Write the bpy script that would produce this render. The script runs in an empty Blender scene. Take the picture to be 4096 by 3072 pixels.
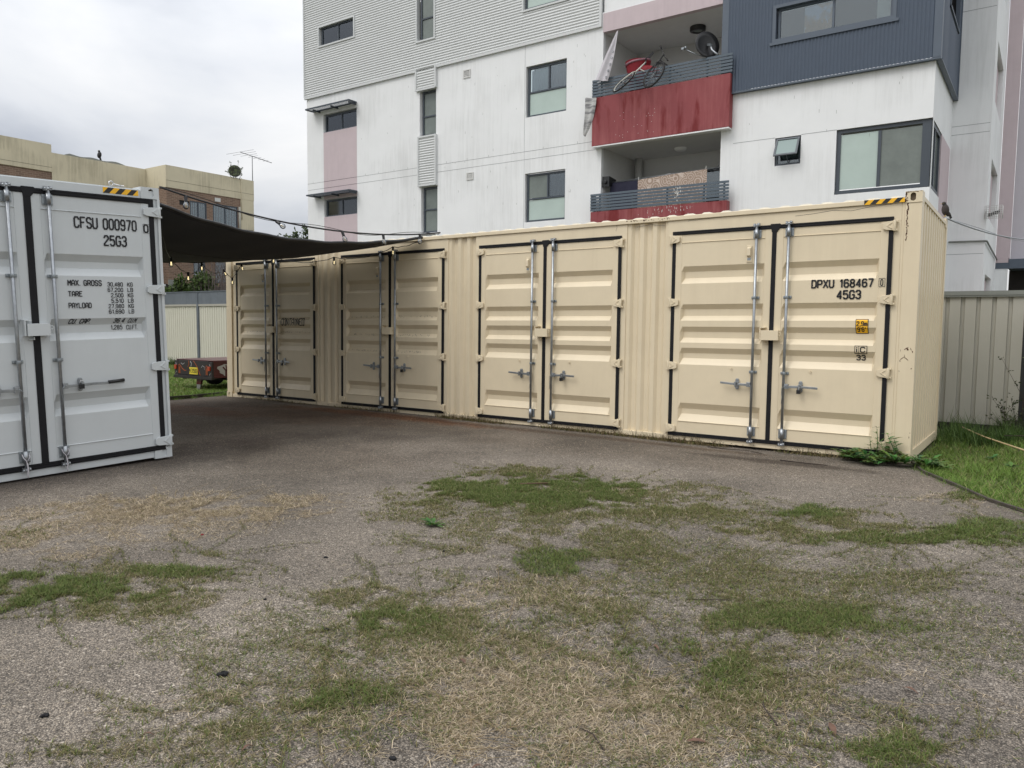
import bpy, bmesh, math, random
import numpy as np
from mathutils import Vector, Matrix, noise as mnoise
rad = math.radians
C = bpy.context.scene.collection
S = bpy.context.scene
random.seed(7); rng = np.random.default_rng(11)

# ---------------------------------------------------------------- camera
CAMLOC = Vector((13.32551, -9.05617, 1.44552))
yaw, pit, roll = -0.6133598, 0.0775631, 0.0090853
f = Vector((math.sin(yaw)*math.cos(pit), math.cos(yaw)*math.cos(pit), -math.sin(pit)))
r0 = Vector((math.cos(yaw), -math.sin(yaw), 0)); u0 = r0.cross(f)
cr = r0*math.cos(roll)+u0*math.sin(roll); cu = -r0*math.sin(roll)+u0*math.cos(roll)
cd = bpy.data.cameras.new('camera'); cam = bpy.data.objects.new('camera', cd); C.objects.link(cam)
cd.sensor_width = 36; cd.lens = 3030.7*36/4096; cd.clip_start = .05; cd.clip_end = 2000
cam.matrix_world = Matrix.Translation(CAMLOC) @ Matrix((cr, cu, -f)).transposed().to_4x4()
S.camera = cam
S.render.resolution_x = 1024; S.render.resolution_y = 768

# ---------------------------------------------------------------- sky, sun, exposure
SUN_EL, SUN_AZ = rad(52), rad(205)          # light from behind the camera, high up
w = bpy.data.worlds.new('World'); S.world = w; w.use_nodes = True
N, Lk = w.node_tree.nodes, w.node_tree.links; N.clear()
def wn(t, **k):
    n = N.new(t)
    for a, b in k.items(): setattr(n, a, b)
    return n
out = wn('ShaderNodeOutputWorld'); bg = wn('ShaderNodeBackground'); bg.inputs[1].default_value = .12
sky = wn('ShaderNodeTexSky', sky_type='NISHITA', sun_disc=False); sky.sun_elevation = SUN_EL; sky.sun_rotation = SUN_AZ
sky.air_density = 1; sky.dust_density = 4
tc = wn('ShaderNodeTexCoord'); mp = wn('ShaderNodeMapping'); mp.inputs['Scale'].default_value = (1, 1, 2.1)
mp.inputs['Location'].default_value = (.35, .1, .25)
ns = wn('ShaderNodeTexNoise'); ns.inputs['Scale'].default_value = 1.55; ns.inputs['Detail'].default_value = 7
ns.inputs['Roughness'].default_value = .5; ns.inputs['Distortion'].default_value = .35
ramp = wn('ShaderNodeValToRGB'); e = ramp.color_ramp.elements
e[0].position = .385; e[0].color = (.56, .595, .665, 1); e[1].position = .58; e[1].color = (1.02, 1.02, 1.02, 1)
m_ = ramp.color_ramp.elements.new(.47); m_.color = (.80, .825, .87, 1)
sep = wn('ShaderNodeSeparateXYZ')
el = wn('ShaderNodeMapRange'); el.inputs['From Min'].default_value = 0.1; el.inputs['From Max'].default_value = 1
el.inputs['To Min'].default_value = 6.5; el.inputs['To Max'].default_value = 15.5       # an overcast sky is brightest overhead
mul = wn('ShaderNodeMixRGB', blend_type='MULTIPLY'); mul.inputs[0].default_value = 1
mix = wn('ShaderNodeMixRGB'); mix.inputs[0].default_value = .93
Lk.new(tc.outputs['Generated'], mp.inputs[0]); Lk.new(mp.outputs[0], ns.inputs['Vector']); Lk.new(ns.outputs['Fac'], ramp.inputs[0])
Lk.new(tc.outputs['Generated'], sep.inputs[0]); Lk.new(sep.outputs['Z'], el.inputs['Value'])
Lk.new(ramp.outputs[0], mul.inputs[1]); Lk.new(el.outputs[0], mul.inputs[2])
Lk.new(sky.outputs[0], mix.inputs[1]); Lk.new(mul.outputs[0], mix.inputs[2])
Lk.new(mix.outputs[0], bg.inputs[0]); Lk.new(bg.outputs[0], out.inputs[0])
sd = bpy.data.lights.new('sun', 'SUN'); sd.energy = 1.1; sd.angle = rad(28); sd.color = (1, .97, .92)
so = bpy.data.objects.new('sun', sd); C.objects.link(so)
so.rotation_euler = Vector((math.sin(SUN_AZ)*math.cos(SUN_EL), math.cos(SUN_AZ)*math.cos(SUN_EL), math.sin(SUN_EL))).to_track_quat('Z', 'Y').to_euler()
S.view_settings.view_transform = 'Standard'; S.view_settings.look = 'None'; S.view_settings.gamma = 1
S.view_settings.exposure = 0.13

# ---------------------------------------------------------------- helpers
def mat(name, col, rough=.6, metal=0, var=.0, vscale=4, bump=0, bscale=200, streak=0, streakcol=None, col2=None, c2scale=2, c2lo=.5, c2hi=.6, spec=None, stretch=(1, 1, 1)):
    m = bpy.data.materials.new(name); m.use_nodes = True; nt = m.node_tree; n = nt.nodes; l = nt.links
    b = n['Principled BSDF']; b.inputs['Roughness'].default_value = rough; b.inputs['Metallic'].default_value = metal
    if spec is not None: b.inputs['Specular IOR Level'].default_value = spec
    tc = n.new('ShaderNodeTexCoord'); cur = None
    def rgb(c): return (c[0], c[1], c[2], 1)
    rg = n.new('ShaderNodeRGB'); rg.outputs[0].default_value = rgb(col); cur = rg.outputs[0]
    if col2:
        mpp = n.new('ShaderNodeMapping'); mpp.inputs['Scale'].default_value = stretch; l.new(tc.outputs['Object'], mpp.inputs[0])
        q = n.new('ShaderNodeTexNoise'); q.inputs['Scale'].default_value = c2scale; q.inputs['Detail'].default_value = 6; l.new(mpp.outputs[0], q.inputs['Vector'])
        mr = n.new('ShaderNodeMapRange'); mr.inputs['From Min'].default_value = c2lo; mr.inputs['From Max'].default_value = c2hi; l.new(q.outputs['Fac'], mr.inputs['Value'])
        mx = n.new('ShaderNodeMixRGB'); l.new(mr.outputs[0], mx.inputs[0]); l.new(cur, mx.inputs[1]); mx.inputs[2].default_value = rgb(col2); cur = mx.outputs[0]
    if var:
        q = n.new('ShaderNodeTexNoise'); q.inputs['Scale'].default_value = vscale; q.inputs['Detail'].default_value = 8; q.inputs['Roughness'].default_value = .65
        l.new(tc.outputs['Object'], q.inputs['Vector'])
        mr = n.new('ShaderNodeMapRange'); mr.inputs['From Min'].default_value = .25; mr.inputs['From Max'].default_value = .75
        mr.inputs['To Min'].default_value = 1-var; mr.inputs['To Max'].default_value = 1+var; l.new(q.outputs['Fac'], mr.inputs['Value'])
        mx = n.new('ShaderNodeMixRGB'); mx.blend_type = 'MULTIPLY'; mx.inputs[0].default_value = 1; l.new(cur, mx.inputs[1]); l.new(mr.outputs[0], mx.inputs[2]); cur = mx.outputs[0]
    if streak:
        mpp = n.new('ShaderNodeMapping'); mpp.inputs['Scale'].default_value = (9, 9, .55); l.new(tc.outputs['Object'], mpp.inputs[0])
        q = n.new('ShaderNodeTexNoise'); q.inputs['Scale'].default_value = 1; q.inputs['Detail'].default_value = 7; q.inputs['Roughness'].default_value = .7; l.new(mpp.outputs[0], q.inputs['Vector'])
        q2 = n.new('ShaderNodeTexNoise'); q2.inputs['Scale'].default_value = .7; q2.inputs['Detail'].default_value = 4; l.new(tc.outputs['Object'], q2.inputs['Vector'])
        mm = n.new('ShaderNodeMath'); mm.operation = 'MULTIPLY'; l.new(q.outputs['Fac'], mm.inputs[0]); l.new(q2.outputs['Fac'], mm.inputs[1])
        mr = n.new('ShaderNodeMapRange'); mr.inputs['From Min'].default_value = .24; mr.inputs['From Max'].default_value = .42; mr.inputs['To Max'].default_value = streak; l.new(mm.outputs[0], mr.inputs['Value'])
        mx = n.new('ShaderNodeMixRGB'); l.new(mr.outputs[0], mx.inputs[0]); l.new(cur, mx.inputs[1]); mx.inputs[2].default_value = rgb(streakcol or (col[0]*.6, col[1]*.6, col[2]*.58)); cur = mx.outputs[0]
    l.new(cur, b.inputs['Base Color'])
    if bump:
        q = n.new('ShaderNodeTexNoise'); q.inputs['Scale'].default_value = bscale; q.inputs['Detail'].default_value = 3; l.new(tc.outputs['Object'], q.inputs['Vector'])
        bp = n.new('ShaderNodeBump'); bp.inputs['Strength'].default_value = bump; bp.inputs['Distance'].default_value = .01; l.new(q.outputs['Fac'], bp.inputs['Height']); l.new(bp.outputs[0], b.inputs['Normal'])
    return m

def tag(o, label=None, cat=None, group=None, kind=None):
    if label: o['label'] = label
    if cat: o['category'] = cat
    if group: o['group'] = group
    if kind: o['kind'] = kind
    return o
def empty(name, loc=(0, 0, 0), label=None, cat=None, group=None, mw=None):
    o = bpy.data.objects.new(name, None); C.objects.link(o); o.empty_display_size = .2
    if mw is not None: o.matrix_world = mw; o['_local'] = 1
    else: o.location = loc
    return tag(o, label, cat, group)
OFF = {}
def link(name, me, m=None, parent=None, smooth=False):
    """world-coordinate meshes: under an Empty placed at `loc` the child is shifted back"""
    o = bpy.data.objects.new(name, me); C.objects.link(o)
    if m is not None: me.materials.append(m)
    if parent is not None:
        o.parent = parent
        if parent.type == 'EMPTY' and parent.get('_local') is None: o.location = -parent.location
    if smooth: me.shade_smooth() if hasattr(me, 'shade_smooth') else None
    return o
class MB:
    def __init__(s): s.v = []; s.f = []; s.sm = []
    def add(s, vs, fs, sm=False):
        b = len(s.v); s.v += [tuple(q) for q in vs]; s.f += [tuple(b+i for i in q) for q in fs]; s.sm += [sm]*len(fs); return s
    def box(s, x0, x1, y0, y1, z0, z1):
        return s.add([(x0, y0, z0), (x1, y0, z0), (x1, y1, z0), (x0, y1, z0), (x0, y0, z1), (x1, y0, z1), (x1, y1, z1), (x0, y1, z1)],
                     [(0, 3, 2, 1), (4, 5, 6, 7), (0, 1, 5, 4), (1, 2, 6, 5), (2, 3, 7, 6), (3, 0, 4, 7)])
    def obox(s, c, ax, ay, az):
        c = Vector(c); ax, ay, az = Vector(ax), Vector(ay), Vector(az)
        vs = [c+ax*i+ay*j+az*k for k in (-1, 1) for i, j in ((-1, -1), (1, -1), (1, 1), (-1, 1))]
        return s.add(vs, [(0, 3, 2, 1), (4, 5, 6, 7), (0, 1, 5, 4), (1, 2, 6, 5), (2, 3, 7, 6), (3, 0, 4, 7)])
    def bar(s, a, b, w, h=None, up=(0, 0, 1)):
        a, b = Vector(a), Vector(b); d = (b-a); L = d.length; d.normalize(); up = Vector(up)
        if abs(d.dot(up)) > .95: up = Vector((0, 1, 0))
        x = d.cross(up).normalized(); y = x.cross(d)
        return s.obox((a+b)/2, x*w/2, d*L/2, y*(h or w)/2)
    def tube(s, pts, r, n=8, cap=True):
        pts = [Vector(q) for q in pts]; rs = r if isinstance(r, (list, tuple)) else [r]*len(pts); base = len(s.v); prev = None
        for i, q in enumerate(pts):
            d = (pts[min(i+1, len(pts)-1)]-pts[max(i-1, 0)])
            d = d.normalized() if d.length > 1e-9 else Vector((0, 0, 1))
            if prev is None:
                x = d.orthogonal().normalized()
            else:
                x = (prev-d*prev.dot(d)); x = x.normalized() if x.length > 1e-6 else d.orthogonal().normalized()
            prev = x; y = d.cross(x)
            for k in range(n):
                a = 2*math.pi*k/n; s.v.append(tuple(q+(x*math.cos(a)+y*math.sin(a))*rs[i]))
        for i in range(len(pts)-1):
            for k in range(n):
                s.f.append((base+i*n+k, base+i*n+(k+1) % n, base+(i+1)*n+(k+1) % n, base+(i+1)*n+k)); s.sm.append(True)
        if cap:
            s.f.append(tuple(base+k for k in reversed(range(n)))); s.sm.append(False)
            s.f.append(tuple(base+(len(pts)-1)*n+k for k in range(n))); s.sm.append(False)
        return s
    def cyl(s, a, b, r, n=12): return s.tube([a, b], r, n)
    def lathe(s, c, prof, n=12, axis='z'):
        c = Vector(c); base = len(s.v)
        for rr, h in prof:
            for k in range(n):
                a = 2*math.pi*k/n; q = (rr*math.cos(a), rr*math.sin(a), h)
                if axis == 'y': q = (q[0], q[2], q[1])
                if axis == 'x': q = (q[2], q[0], q[1])
                s.v.append(tuple(c+Vector(q)))
        for i in range(len(prof)-1):
            for k in range(n): s.f.append((base+i*n+k, base+i*n+(k+1) % n, base+(i+1)*n+(k+1) % n, base+(i+1)*n+k)); s.sm.append(True)
        return s
    def prism(s, poly, y0, y1, ax='y'):
        n = len(poly)
        def P(a, b, t): return (a, t, b) if ax == 'y' else ((t, a, b) if ax == 'x' else (a, b, t))
        return s.add([P(a, b, y0) for a, b in poly]+[P(a, b, y1) for a, b in poly],
                     [tuple(range(n)), tuple(range(2*n-1, n-1, -1))]+[(i, n+i, n+(i+1) % n, (i+1) % n) for i in range(n)])
    def torus(s, c, A, B, R, r, n=28, m=6):
        c, A, B = Vector(c), Vector(A).normalized(), Vector(B).normalized(); W = A.cross(B).normalized(); base = len(s.v)
        for i in range(n):
            t = 2*math.pi*i/n; d = A*math.cos(t)+B*math.sin(t)
            for k in range(m):
                q = 2*math.pi*k/m; s.v.append(tuple(c+d*(R+r*math.cos(q))+W*r*math.sin(q)))
        for i in range(n):
            for k in range(m): s.f.append((base+i*m+k, base+i*m+(k+1) % m, base+((i+1) % n)*m+(k+1) % m, base+((i+1) % n)*m+k)); s.sm.append(True)
        return s
    def ell(s, c, r, n=10, m=7, rot=None):
        c = Vector(c); base = len(s.v)
        for i in range(m+1):
            t = math.pi*i/m
            for k in range(n):
                a = 2*math.pi*k/n; q = Vector((r[0]*math.sin(t)*math.cos(a), r[1]*math.sin(t)*math.sin(a), r[2]*math.cos(t)))
                if rot is not None: q = rot @ q
                s.v.append(tuple(c+q))
        for i in range(m):
            for k in range(n): s.f.append((base+i*n+k, base+(i+1)*n+k, base+(i+1)*n+(k+1) % n, base+i*n+(k+1) % n)); s.sm.append(True)
        return s
    def build(s, name, m, parent=None, bevel=0, fix=True):
        me = bpy.data.meshes.new(name); me.from_pydata(s.v, [], s.f)
        if fix:
            bm = bmesh.new(); bm.from_mesh(me); bmesh.ops.recalc_face_normals(bm, faces=bm.faces); bm.to_mesh(me); bm.free()
        me.polygons.foreach_set('use_smooth', s.sm); me.update()
        o = link(name, me, m, parent)
        if bevel:
            b = o.modifiers.new('bevel', 'BEVEL'); b.width = bevel; b.segments = 2; b.limit_method = 'ANGLE'; b.angle_limit = rad(50)
        return o
def grid_mesh(xs, zs, fy, horizontal=False):
    """sheet of points (x, fy(x,z), z)"""
    m = MB(); vs = [(x, fy(x, z), z) for z in zs for x in xs]; n = len(xs)
    m.add(vs, [(j*n+i, j*n+i+1, (j+1)*n+i+1, (j+1)*n+i) for j in range(len(zs)-1) for i in range(n-1)]); return m
def wall_holes(m, x0, x1, z0, z1, y, holes, depth=.14):
    """frontal wall at y with rectangular holes (hx0,hx1,hz0,hz1) and reveals going back"""
    xs = sorted({x0, x1}|{c for h in holes for c in h[:2] if x0 < c < x1}); zs = sorted({z0, z1}|{c for h in holes for c in h[2:4] if z0 < c < z1})
    for i in range(len(xs)-1):
        for j in range(len(zs)-1):
            cx, cz = (xs[i]+xs[i+1])/2, (zs[j]+zs[j+1])/2
            if any(h[0] < cx < h[1] and h[2] < cz < h[3] for h in holes): continue
            m.add([(xs[i], y, zs[j]), (xs[i+1], y, zs[j]), (xs[i+1], y, zs[j+1]), (xs[i], y, zs[j+1])], [(0, 1, 2, 3)])
    for h in holes:
        a, b, c, d = h[:4]; dp = h[4] if len(h) > 4 else depth
        m.add([(a, y, c), (b, y, c), (b, y, d), (a, y, d), (a, y+dp, c), (b, y+dp, c), (b, y+dp, d), (a, y+dp, d)],
              [(0, 4, 5, 1), (1, 5, 6, 2), (2, 6, 7, 3), (3, 7, 4, 0)])
    return m
def fast(name, V, F, m, parent=None, cols=None, smooth=False):
    V = np.asarray(V, np.float32).reshape(-1, 3); F = np.asarray(F, np.int32); k = F.shape[1]
    me = bpy.data.meshes.new(name); me.vertices.add(len(V)); me.vertices.foreach_set('co', V.ravel())
    me.loops.add(F.size); me.loops.foreach_set('vertex_index', F.ravel())
    me.polygons.add(len(F)); me.polygons.foreach_set('loop_start', np.arange(0, F.size, k, dtype=np.int32))
    try: me.polygons.foreach_set('loop_total', np.full(len(F), k, np.int32))
    except Exception: pass
    if cols is not None:
        a = me.color_attributes.new('tint', 'FLOAT_COLOR', 'POINT'); a.data.foreach_set('color', np.concatenate([cols, np.ones((len(cols), 1))], 1).astype(np.float32).ravel())
    me.update(calc_edges=True); me.validate()
    return link(name, me, m, parent)
def attr_mat(name, rough=.7, trans=.25):
    m = bpy.data.materials.new(name); m.use_nodes = True; n, l = m.node_tree.nodes, m.node_tree.links; b = n['Principled BSDF']
    a = n.new('ShaderNodeAttribute'); a.attribute_name = 'tint'; l.new(a.outputs['Color'], b.inputs['Base Color']); b.inputs['Roughness'].default_value = rough
    b.inputs['Specular IOR Level'].default_value = .25
    if trans:
        t = n.new('ShaderNodeBsdfTranslucent'); l.new(a.outputs['Color'], t.inputs[0]); mx = n.new('ShaderNodeMixShader'); mx.inputs[0].default_value = trans
        l.new(b.outputs[0], mx.inputs[1]); l.new(t.outputs[0], mx.inputs[2]); l.new(mx.outputs[0], n['Material Output'].inputs[0])
    return m
GL = {'A': ['0,0 0,4.4 1.3,6 2.7,6 4,4.4 4,0', '0,2.3 4,2.3'], 'B': ['0,0 0,6 3,6 4,5.2 4,3.9 3.1,3.1 0,3.1', '3.1,3.1 4,2.3 4,.8 3.1,0 0,0'], 'C': ['4,4.7 3.1,6 .9,6 0,5 0,1 .9,0 3.1,0 4,1.3'],
 'D': ['0,0 0,6 2.8,6 4,4.8 4,1.2 2.8,0 0,0'], 'E': ['4,6 0,6 0,0 4,0', '0,3.1 3,3.1'], 'F': ['4,6 0,6 0,0', '0,3.1 3,3.1'], 'G': ['4,4.7 3.1,6 .9,6 0,5 0,1 .9,0 3.1,0 4,1 4,2.9 2.3,2.9'],
 'I': ['1.2,0 1.2,6'], 'K': ['0,0 0,6', '4,6 0,2.6', '1.3,3.7 4,0'], 'L': ['0,6 0,0 4,0'], 'M': ['0,0 0,6 2,2.6 4,6 4,0'], 'N': ['0,0 0,6 4,0 4,6'], 'O': ['.9,0 0,1 0,5 .9,6 3.1,6 4,5 4,1 3.1,0 .9,0'],
 'P': ['0,0 0,6 3.1,6 4,5.1 4,3.6 3.1,2.7 0,2.7'], 'R': ['0,0 0,6 3.1,6 4,5.1 4,3.7 3.1,2.9 0,2.9', '2.2,2.9 4,0'], 'S': ['4,4.9 3.1,6 .9,6 0,5.1 0,4 .9,3.2 3.1,2.8 4,2 4,.9 3.1,0 .9,0 0,1.1'],
 'T': ['0,6 4,6', '2,6 2,0'], 'U': ['0,6 0,1 .9,0 3.1,0 4,1 4,6'], 'X': ['0,0 4,6', '0,6 4,0'], 'Y': ['0,6 2,3 4,6', '2,3 2,0'],
 '0': ['.9,0 0,1 0,5 .9,6 2.9,6 3.8,5 3.8,1 2.9,0 .9,0'], '1': ['.7,4.7 2,6 2,0'], '2': ['0,4.7 .9,6 2.9,6 3.8,5.1 3.8,4 0,.9 0,0 3.8,0'], '3': ['0,5 .9,6 2.9,6 3.8,5.1 3.8,4 3,3.2 1.5,3.2', '3,3.2 3.8,2.3 3.8,.9 2.9,0 .9,0 0,1'],
 '4': ['2.9,0 2.9,6 0,1.6 3.9,1.6'], '5': ['3.6,6 .2,6 0,3.2 .9,3.7 2.9,3.7 3.8,2.8 3.8,.9 2.9,0 .9,0 0,1'], '6': ['3.7,5.1 2.9,6 .9,6 0,5 0,1 .9,0 2.9,0 3.8,1 3.8,2.6 2.9,3.5 0,3.2'], '7': ['0,6 3.8,6 1.4,0'],
 '8': ['1.2,3.1 .2,4.1 .2,5 1.2,6 2.6,6 3.6,5 3.6,4.1 2.6,3.1 1.2,3.1 0,2.2 0,1 1,0 2.8,0 3.8,1 3.8,2.2 2.6,3.1'], '9': ['0,.9 .9,0 2.9,0 3.8,1 3.8,5 2.9,6 .9,6 0,5 0,3.6 .9,2.7 3.8,2.9'],
 '.': ['.3,0 .3,.35'], ',': ['.5,.3 .1,-.9'], 'i': ['.5,0 .5,4', '.5,5.4 .5,5.9'], 'm': ['0,0 0,4', '0,3.3 .8,4 1.6,4 2.1,3.4 2.1,0', '2.1,3.3 2.9,4 3.6,4 4.2,3.4 4.2,0'], "'": ['.3,6 .3,4.6'], '"': ['.3,6 .3,4.6', '1.3,6 1.3,4.6'], '-': ['.3,2.9 1.5,2.9']}
GW = {'I': 2.4, '.': .7, ',': .7, 'i': 1, 'm': 4.2, "'": .6, '"': 1.6, ' ': 2.6, '1': 2.6, '-': 1.8}
def text_mesh(body, x0, x1, z0, z1, fy, cuts=(), wt=.85, shear=0, off=.004):
    """stencil-like lettering built from flat strokes, laid on the surface y = fy(x, z)"""
    bm = bmesh.new(); sz = (z1-z0)/6; pen = 0; segs = []
    for ch in body:
        for st_ in GL.get(ch, []):
            P_ = [tuple(float(v) for v in q.split(',')) for q in st_.split()]; segs.append([(a+pen, b) for a, b in P_])
        pen += GW.get(ch, 4)+1.75
    tot = pen-1.75; sx = (x1-x0)/tot; hw = wt*.5
    for P_ in segs:
        Q_ = [Vector((x0+a*sx+shear*b*sz, z0+b*sz)) for a, b in P_]; w_ = hw*min(sx*1.15, sz*1.0)
        for a, b in zip(Q_[:-1], Q_[1:]):
            d = (b-a); 
            if d.length < 1e-9: continue
            d.normalize(); n_ = Vector((-d.y, d.x))*w_; e = d*w_*.45
            bm.faces.new([bm.verts.new((q.x, 0, q.y)) for q in (a-n_-e, b-n_+e, b+n_+e, a+n_-e)])
    for zc in cuts:
        if z0-.01 < zc < z1+.01: bmesh.ops.bisect_plane(bm, geom=bm.verts[:]+bm.edges[:]+bm.faces[:], plane_co=(0, 0, zc), plane_no=(0, 0, 1), dist=1e-5)
    for v in bm.verts: v.co.y = fy(v.co.x, v.co.z)-off
    me = bpy.data.meshes.new('lettering'); bm.to_mesh(me); bm.free(); return me

# ---------------------------------------------------------------- materials
BEI = (.725, .62, .442)
M = {}
M['beige'] = mat('beige_paint', BEI, .42, var=.045, vscale=3, bump=.08, bscale=900, streak=.10, streakcol=(.36, .26, .15))
M['beige_roof'] = mat('beige_roof', (.82, .79, .70), .45, var=.05)
M['grey'] = mat('grey_paint', (.56, .59, .60), .38, var=.03, vscale=3, bump=.1, bscale=700, streak=.08, streakcol=(.33, .34, .33))
M['rubber'] = mat('black_rubber', (.010, .010, .012), .6, var=.3, vscale=10, spec=.25)
M['zinc'] = mat('zinc_steel', (.34, .36, .38), .36, .8, var=.25, vscale=14)
M['zinc_dull'] = mat('dull_zinc', (.30, .33, .35), .45, .7, var=.2, vscale=20)
M['black'] = mat('black_plastic', (.012, .012, .013), .4)
M['ink'] = mat('black_lettering', (.015, .015, .018), .5)
M['yellow'] = mat('yellow_tape', (.90, .48, .012), .4)
M['rust'] = mat('rust', (.085, .035, .018), .9, var=.5, vscale=60)
M['hollow'] = mat('casting_hollow', (.12, .09, .06), .8)
M['white_ren'] = mat('white_render', (.80, .81, .815), .85, var=.035, vscale=1.2, bump=.25, bscale=120, streak=.38, streakcol=(.53, .535, .525))
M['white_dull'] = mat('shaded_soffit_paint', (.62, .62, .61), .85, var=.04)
M['mauve'] = mat('mauve_render', (.56, .47, .49), .85, var=.04, bump=.3, bscale=120, streak=.25, streakcol=(.40, .33, .35))
M['red_ren'] = mat('red_render', (.25, .058, .064), .8, var=.1, vscale=1.5, bump=.3, bscale=120, streak=.9, streakcol=(.34, .11, .11), col2=(.17, .016, .018), c2scale=1.0, c2lo=.5, c2hi=.62, stretch=(3.5, 3.5, .9))
M['cladding'] = mat('pale_corrugated_steel', (.60, .615, .615), .42, var=.03, vscale=1.5)
M['navy'] = mat('navy_corrugated_steel', (.060, .082, .118), .42, var=.06, vscale=2)
M['navy_trim'] = mat('navy_trim', (.085, .108, .142), .45, var=.05)
M['frame'] = mat('charcoal_window_frame', (.055, .068, .085), .4, var=.05)
M['slat'] = mat('grey_blue_slats', (.085, .112, .14), .5, var=.08, vscale=8)
M['room'] = mat('dark_room', (.022, .022, .024), .9)
M['curtain'] = mat('pale_curtain', (.75, .75, .74), .9, var=.08, vscale=6)
M['curtain_br'] = mat('taupe_curtain', (.26, .22, .21), .9, var=.1, vscale=6)
M['frost'] = mat('frosted_green_glass', (.44, .53, .49), .16, var=.06, vscale=2)
M['frost_dark'] = mat('grey_film_glass', (.17, .195, .18), .12, var=.25, vscale=1.6)
M['joint'] = mat('shadow_joint', (.30, .31, .32), .9)
M['cream_ren'] = mat('stained_cream_render', (.60, .54, .39), .85, var=.08, vscale=1, bump=.2, bscale=100, streak=.65, streakcol=(.32, .28, .19))
M['fence_cream'] = mat('cream_fence_steel', (.60, .585, .49), .5, var=.03)
M['fence_khaki'] = mat('khaki_fence_steel', (.40, .385, .33), .5, var=.05, vscale=2)
M['fence_cap'] = mat('fence_cap_steel', (.20, .21, .19), .45, var=.08)
M['fence_grey'] = mat('slate_fence_panel', (.125, .145, .165), .55, var=.16, vscale=4, streak=.25, streakcol=(.22, .24, .25))
M['sail'] = mat('charcoal_shade_cloth', (.036, .036, .043), .85, var=.12, vscale=2.5, bump=.2, bscale=300)
M['trailer'] = mat('black_trailer_paint', (.022, .018, .017), .5, var=.3, vscale=8)
M['maroon'] = mat('maroon_paint', (.075, .008, .012), .3, var=.2, vscale=5)
M['orange_p'] = mat('orange_paint', (.36, .085, .02), .6); M['yel_p'] = mat('plate_yellow', (.75, .60, .05), .5); M['lens'] = mat('orange_lens', (.42, .06, .02), .35)
M['white_p'] = mat('white_spray', (.42, .42, .42), .7)
M['tyre'] = mat('tyre', (.01, .01, .01), .8)
M['wood_dark'] = mat('dark_timber', (.022, .017, .015), .8, var=.3, vscale=6)
M['wood'] = mat('grey_timber', (.055, .045, .036), .85, var=.3, vscale=12)
M['straw_mat'] = mat('dry_cane', (.55, .42, .24), .7, var=.15, vscale=20)
M['twig'] = mat('dark_twig', (.045, .032, .025), .85, var=.3, vscale=30)
M['leaf_dead'] = mat('dead_leaf', (.115, .060, .038), .7, var=.3, vscale=30)
M['char'] = mat('charcoal', (.010, .010, .011), .9, bump=.5, bscale=80)
M['cloth_w'] = mat('pale_cloth', (.52, .50, .53), .9, var=.12, vscale=4)
M['cloth_red'] = mat('red_cloth', (.22, .006, .015), .75, var=.2, vscale=4)
M['cloth_navy'] = mat('navy_cloth', (.022, .022, .045), .9, var=.15)
M['pvc'] = mat('white_pvc', (.60, .60, .58), .5)
M['bike_white'] = mat('white_bike_paint', (.55, .55, .50), .35); M['bike_black'] = mat('black_bike_paint', (.015, .015, .017), .35)
M['chrome'] = mat('chrome', (.6, .6, .6), .2, 1)
M['bird'] = mat('brown_feathers', (.036, .027, .024), .8, var=.2, vscale=40); M['bird_b'] = mat('black_feathers', (.008, .007, .007), .6); M['bill'] = mat('yellow_bill', (.6, .4, .08), .5)
M['antenna'] = mat('antenna_metal', (.20, .20, .21), .5, .5)

def glass(name, tint=(.8, .85, .85), fac=.5):
    m = bpy.data.materials.new(name); m.use_nodes = True; n, l = m.node_tree.nodes, m.node_tree.links; n.remove(n['Principled BSDF'])
    t = n.new('ShaderNodeBsdfTransparent'); t.inputs[0].default_value = (*tint, 1); g = n.new('ShaderNodeBsdfGlossy'); g.inputs['Roughness'].default_value = .04
    g.inputs[0].default_value = (.75, .8, .85, 1)
    fr = n.new('ShaderNodeFresnel'); fr.inputs[0].default_value = 1.6; ad = n.new('ShaderNodeMath'); ad.operation = 'ADD'; ad.use_clamp = True; ad.inputs[1].default_value = fac
    l.new(fr.outputs[0], ad.inputs[0]); mx = n.new('ShaderNodeMixShader'); l.new(ad.outputs[0], mx.inputs[0]); l.new(t.outputs[0], mx.inputs[1]); l.new(g.outputs[0], mx.inputs[2])
    l.new(mx.outputs[0], n['Material Output'].inputs[0]); return m
M['glass'] = glass('window_glass', (.75, .8, .8), .07)
M['bulb_glass'] = glass('bulb_glass', (.93, .93, .92), .16)
def emis(name, col, s):
    m = bpy.data.materials.new(name); m.use_nodes = True; b = m.node_tree.nodes['Principled BSDF']; b.inputs['Base Color'].default_value = (*col, 1)
    b.inputs['Emission Color'].default_value = (*col, 1); b.inputs['Emission Strength'].default_value = s; return m
M['filament'] = emis('glowing_filament', (1, .82, .45), 1.5)

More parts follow.
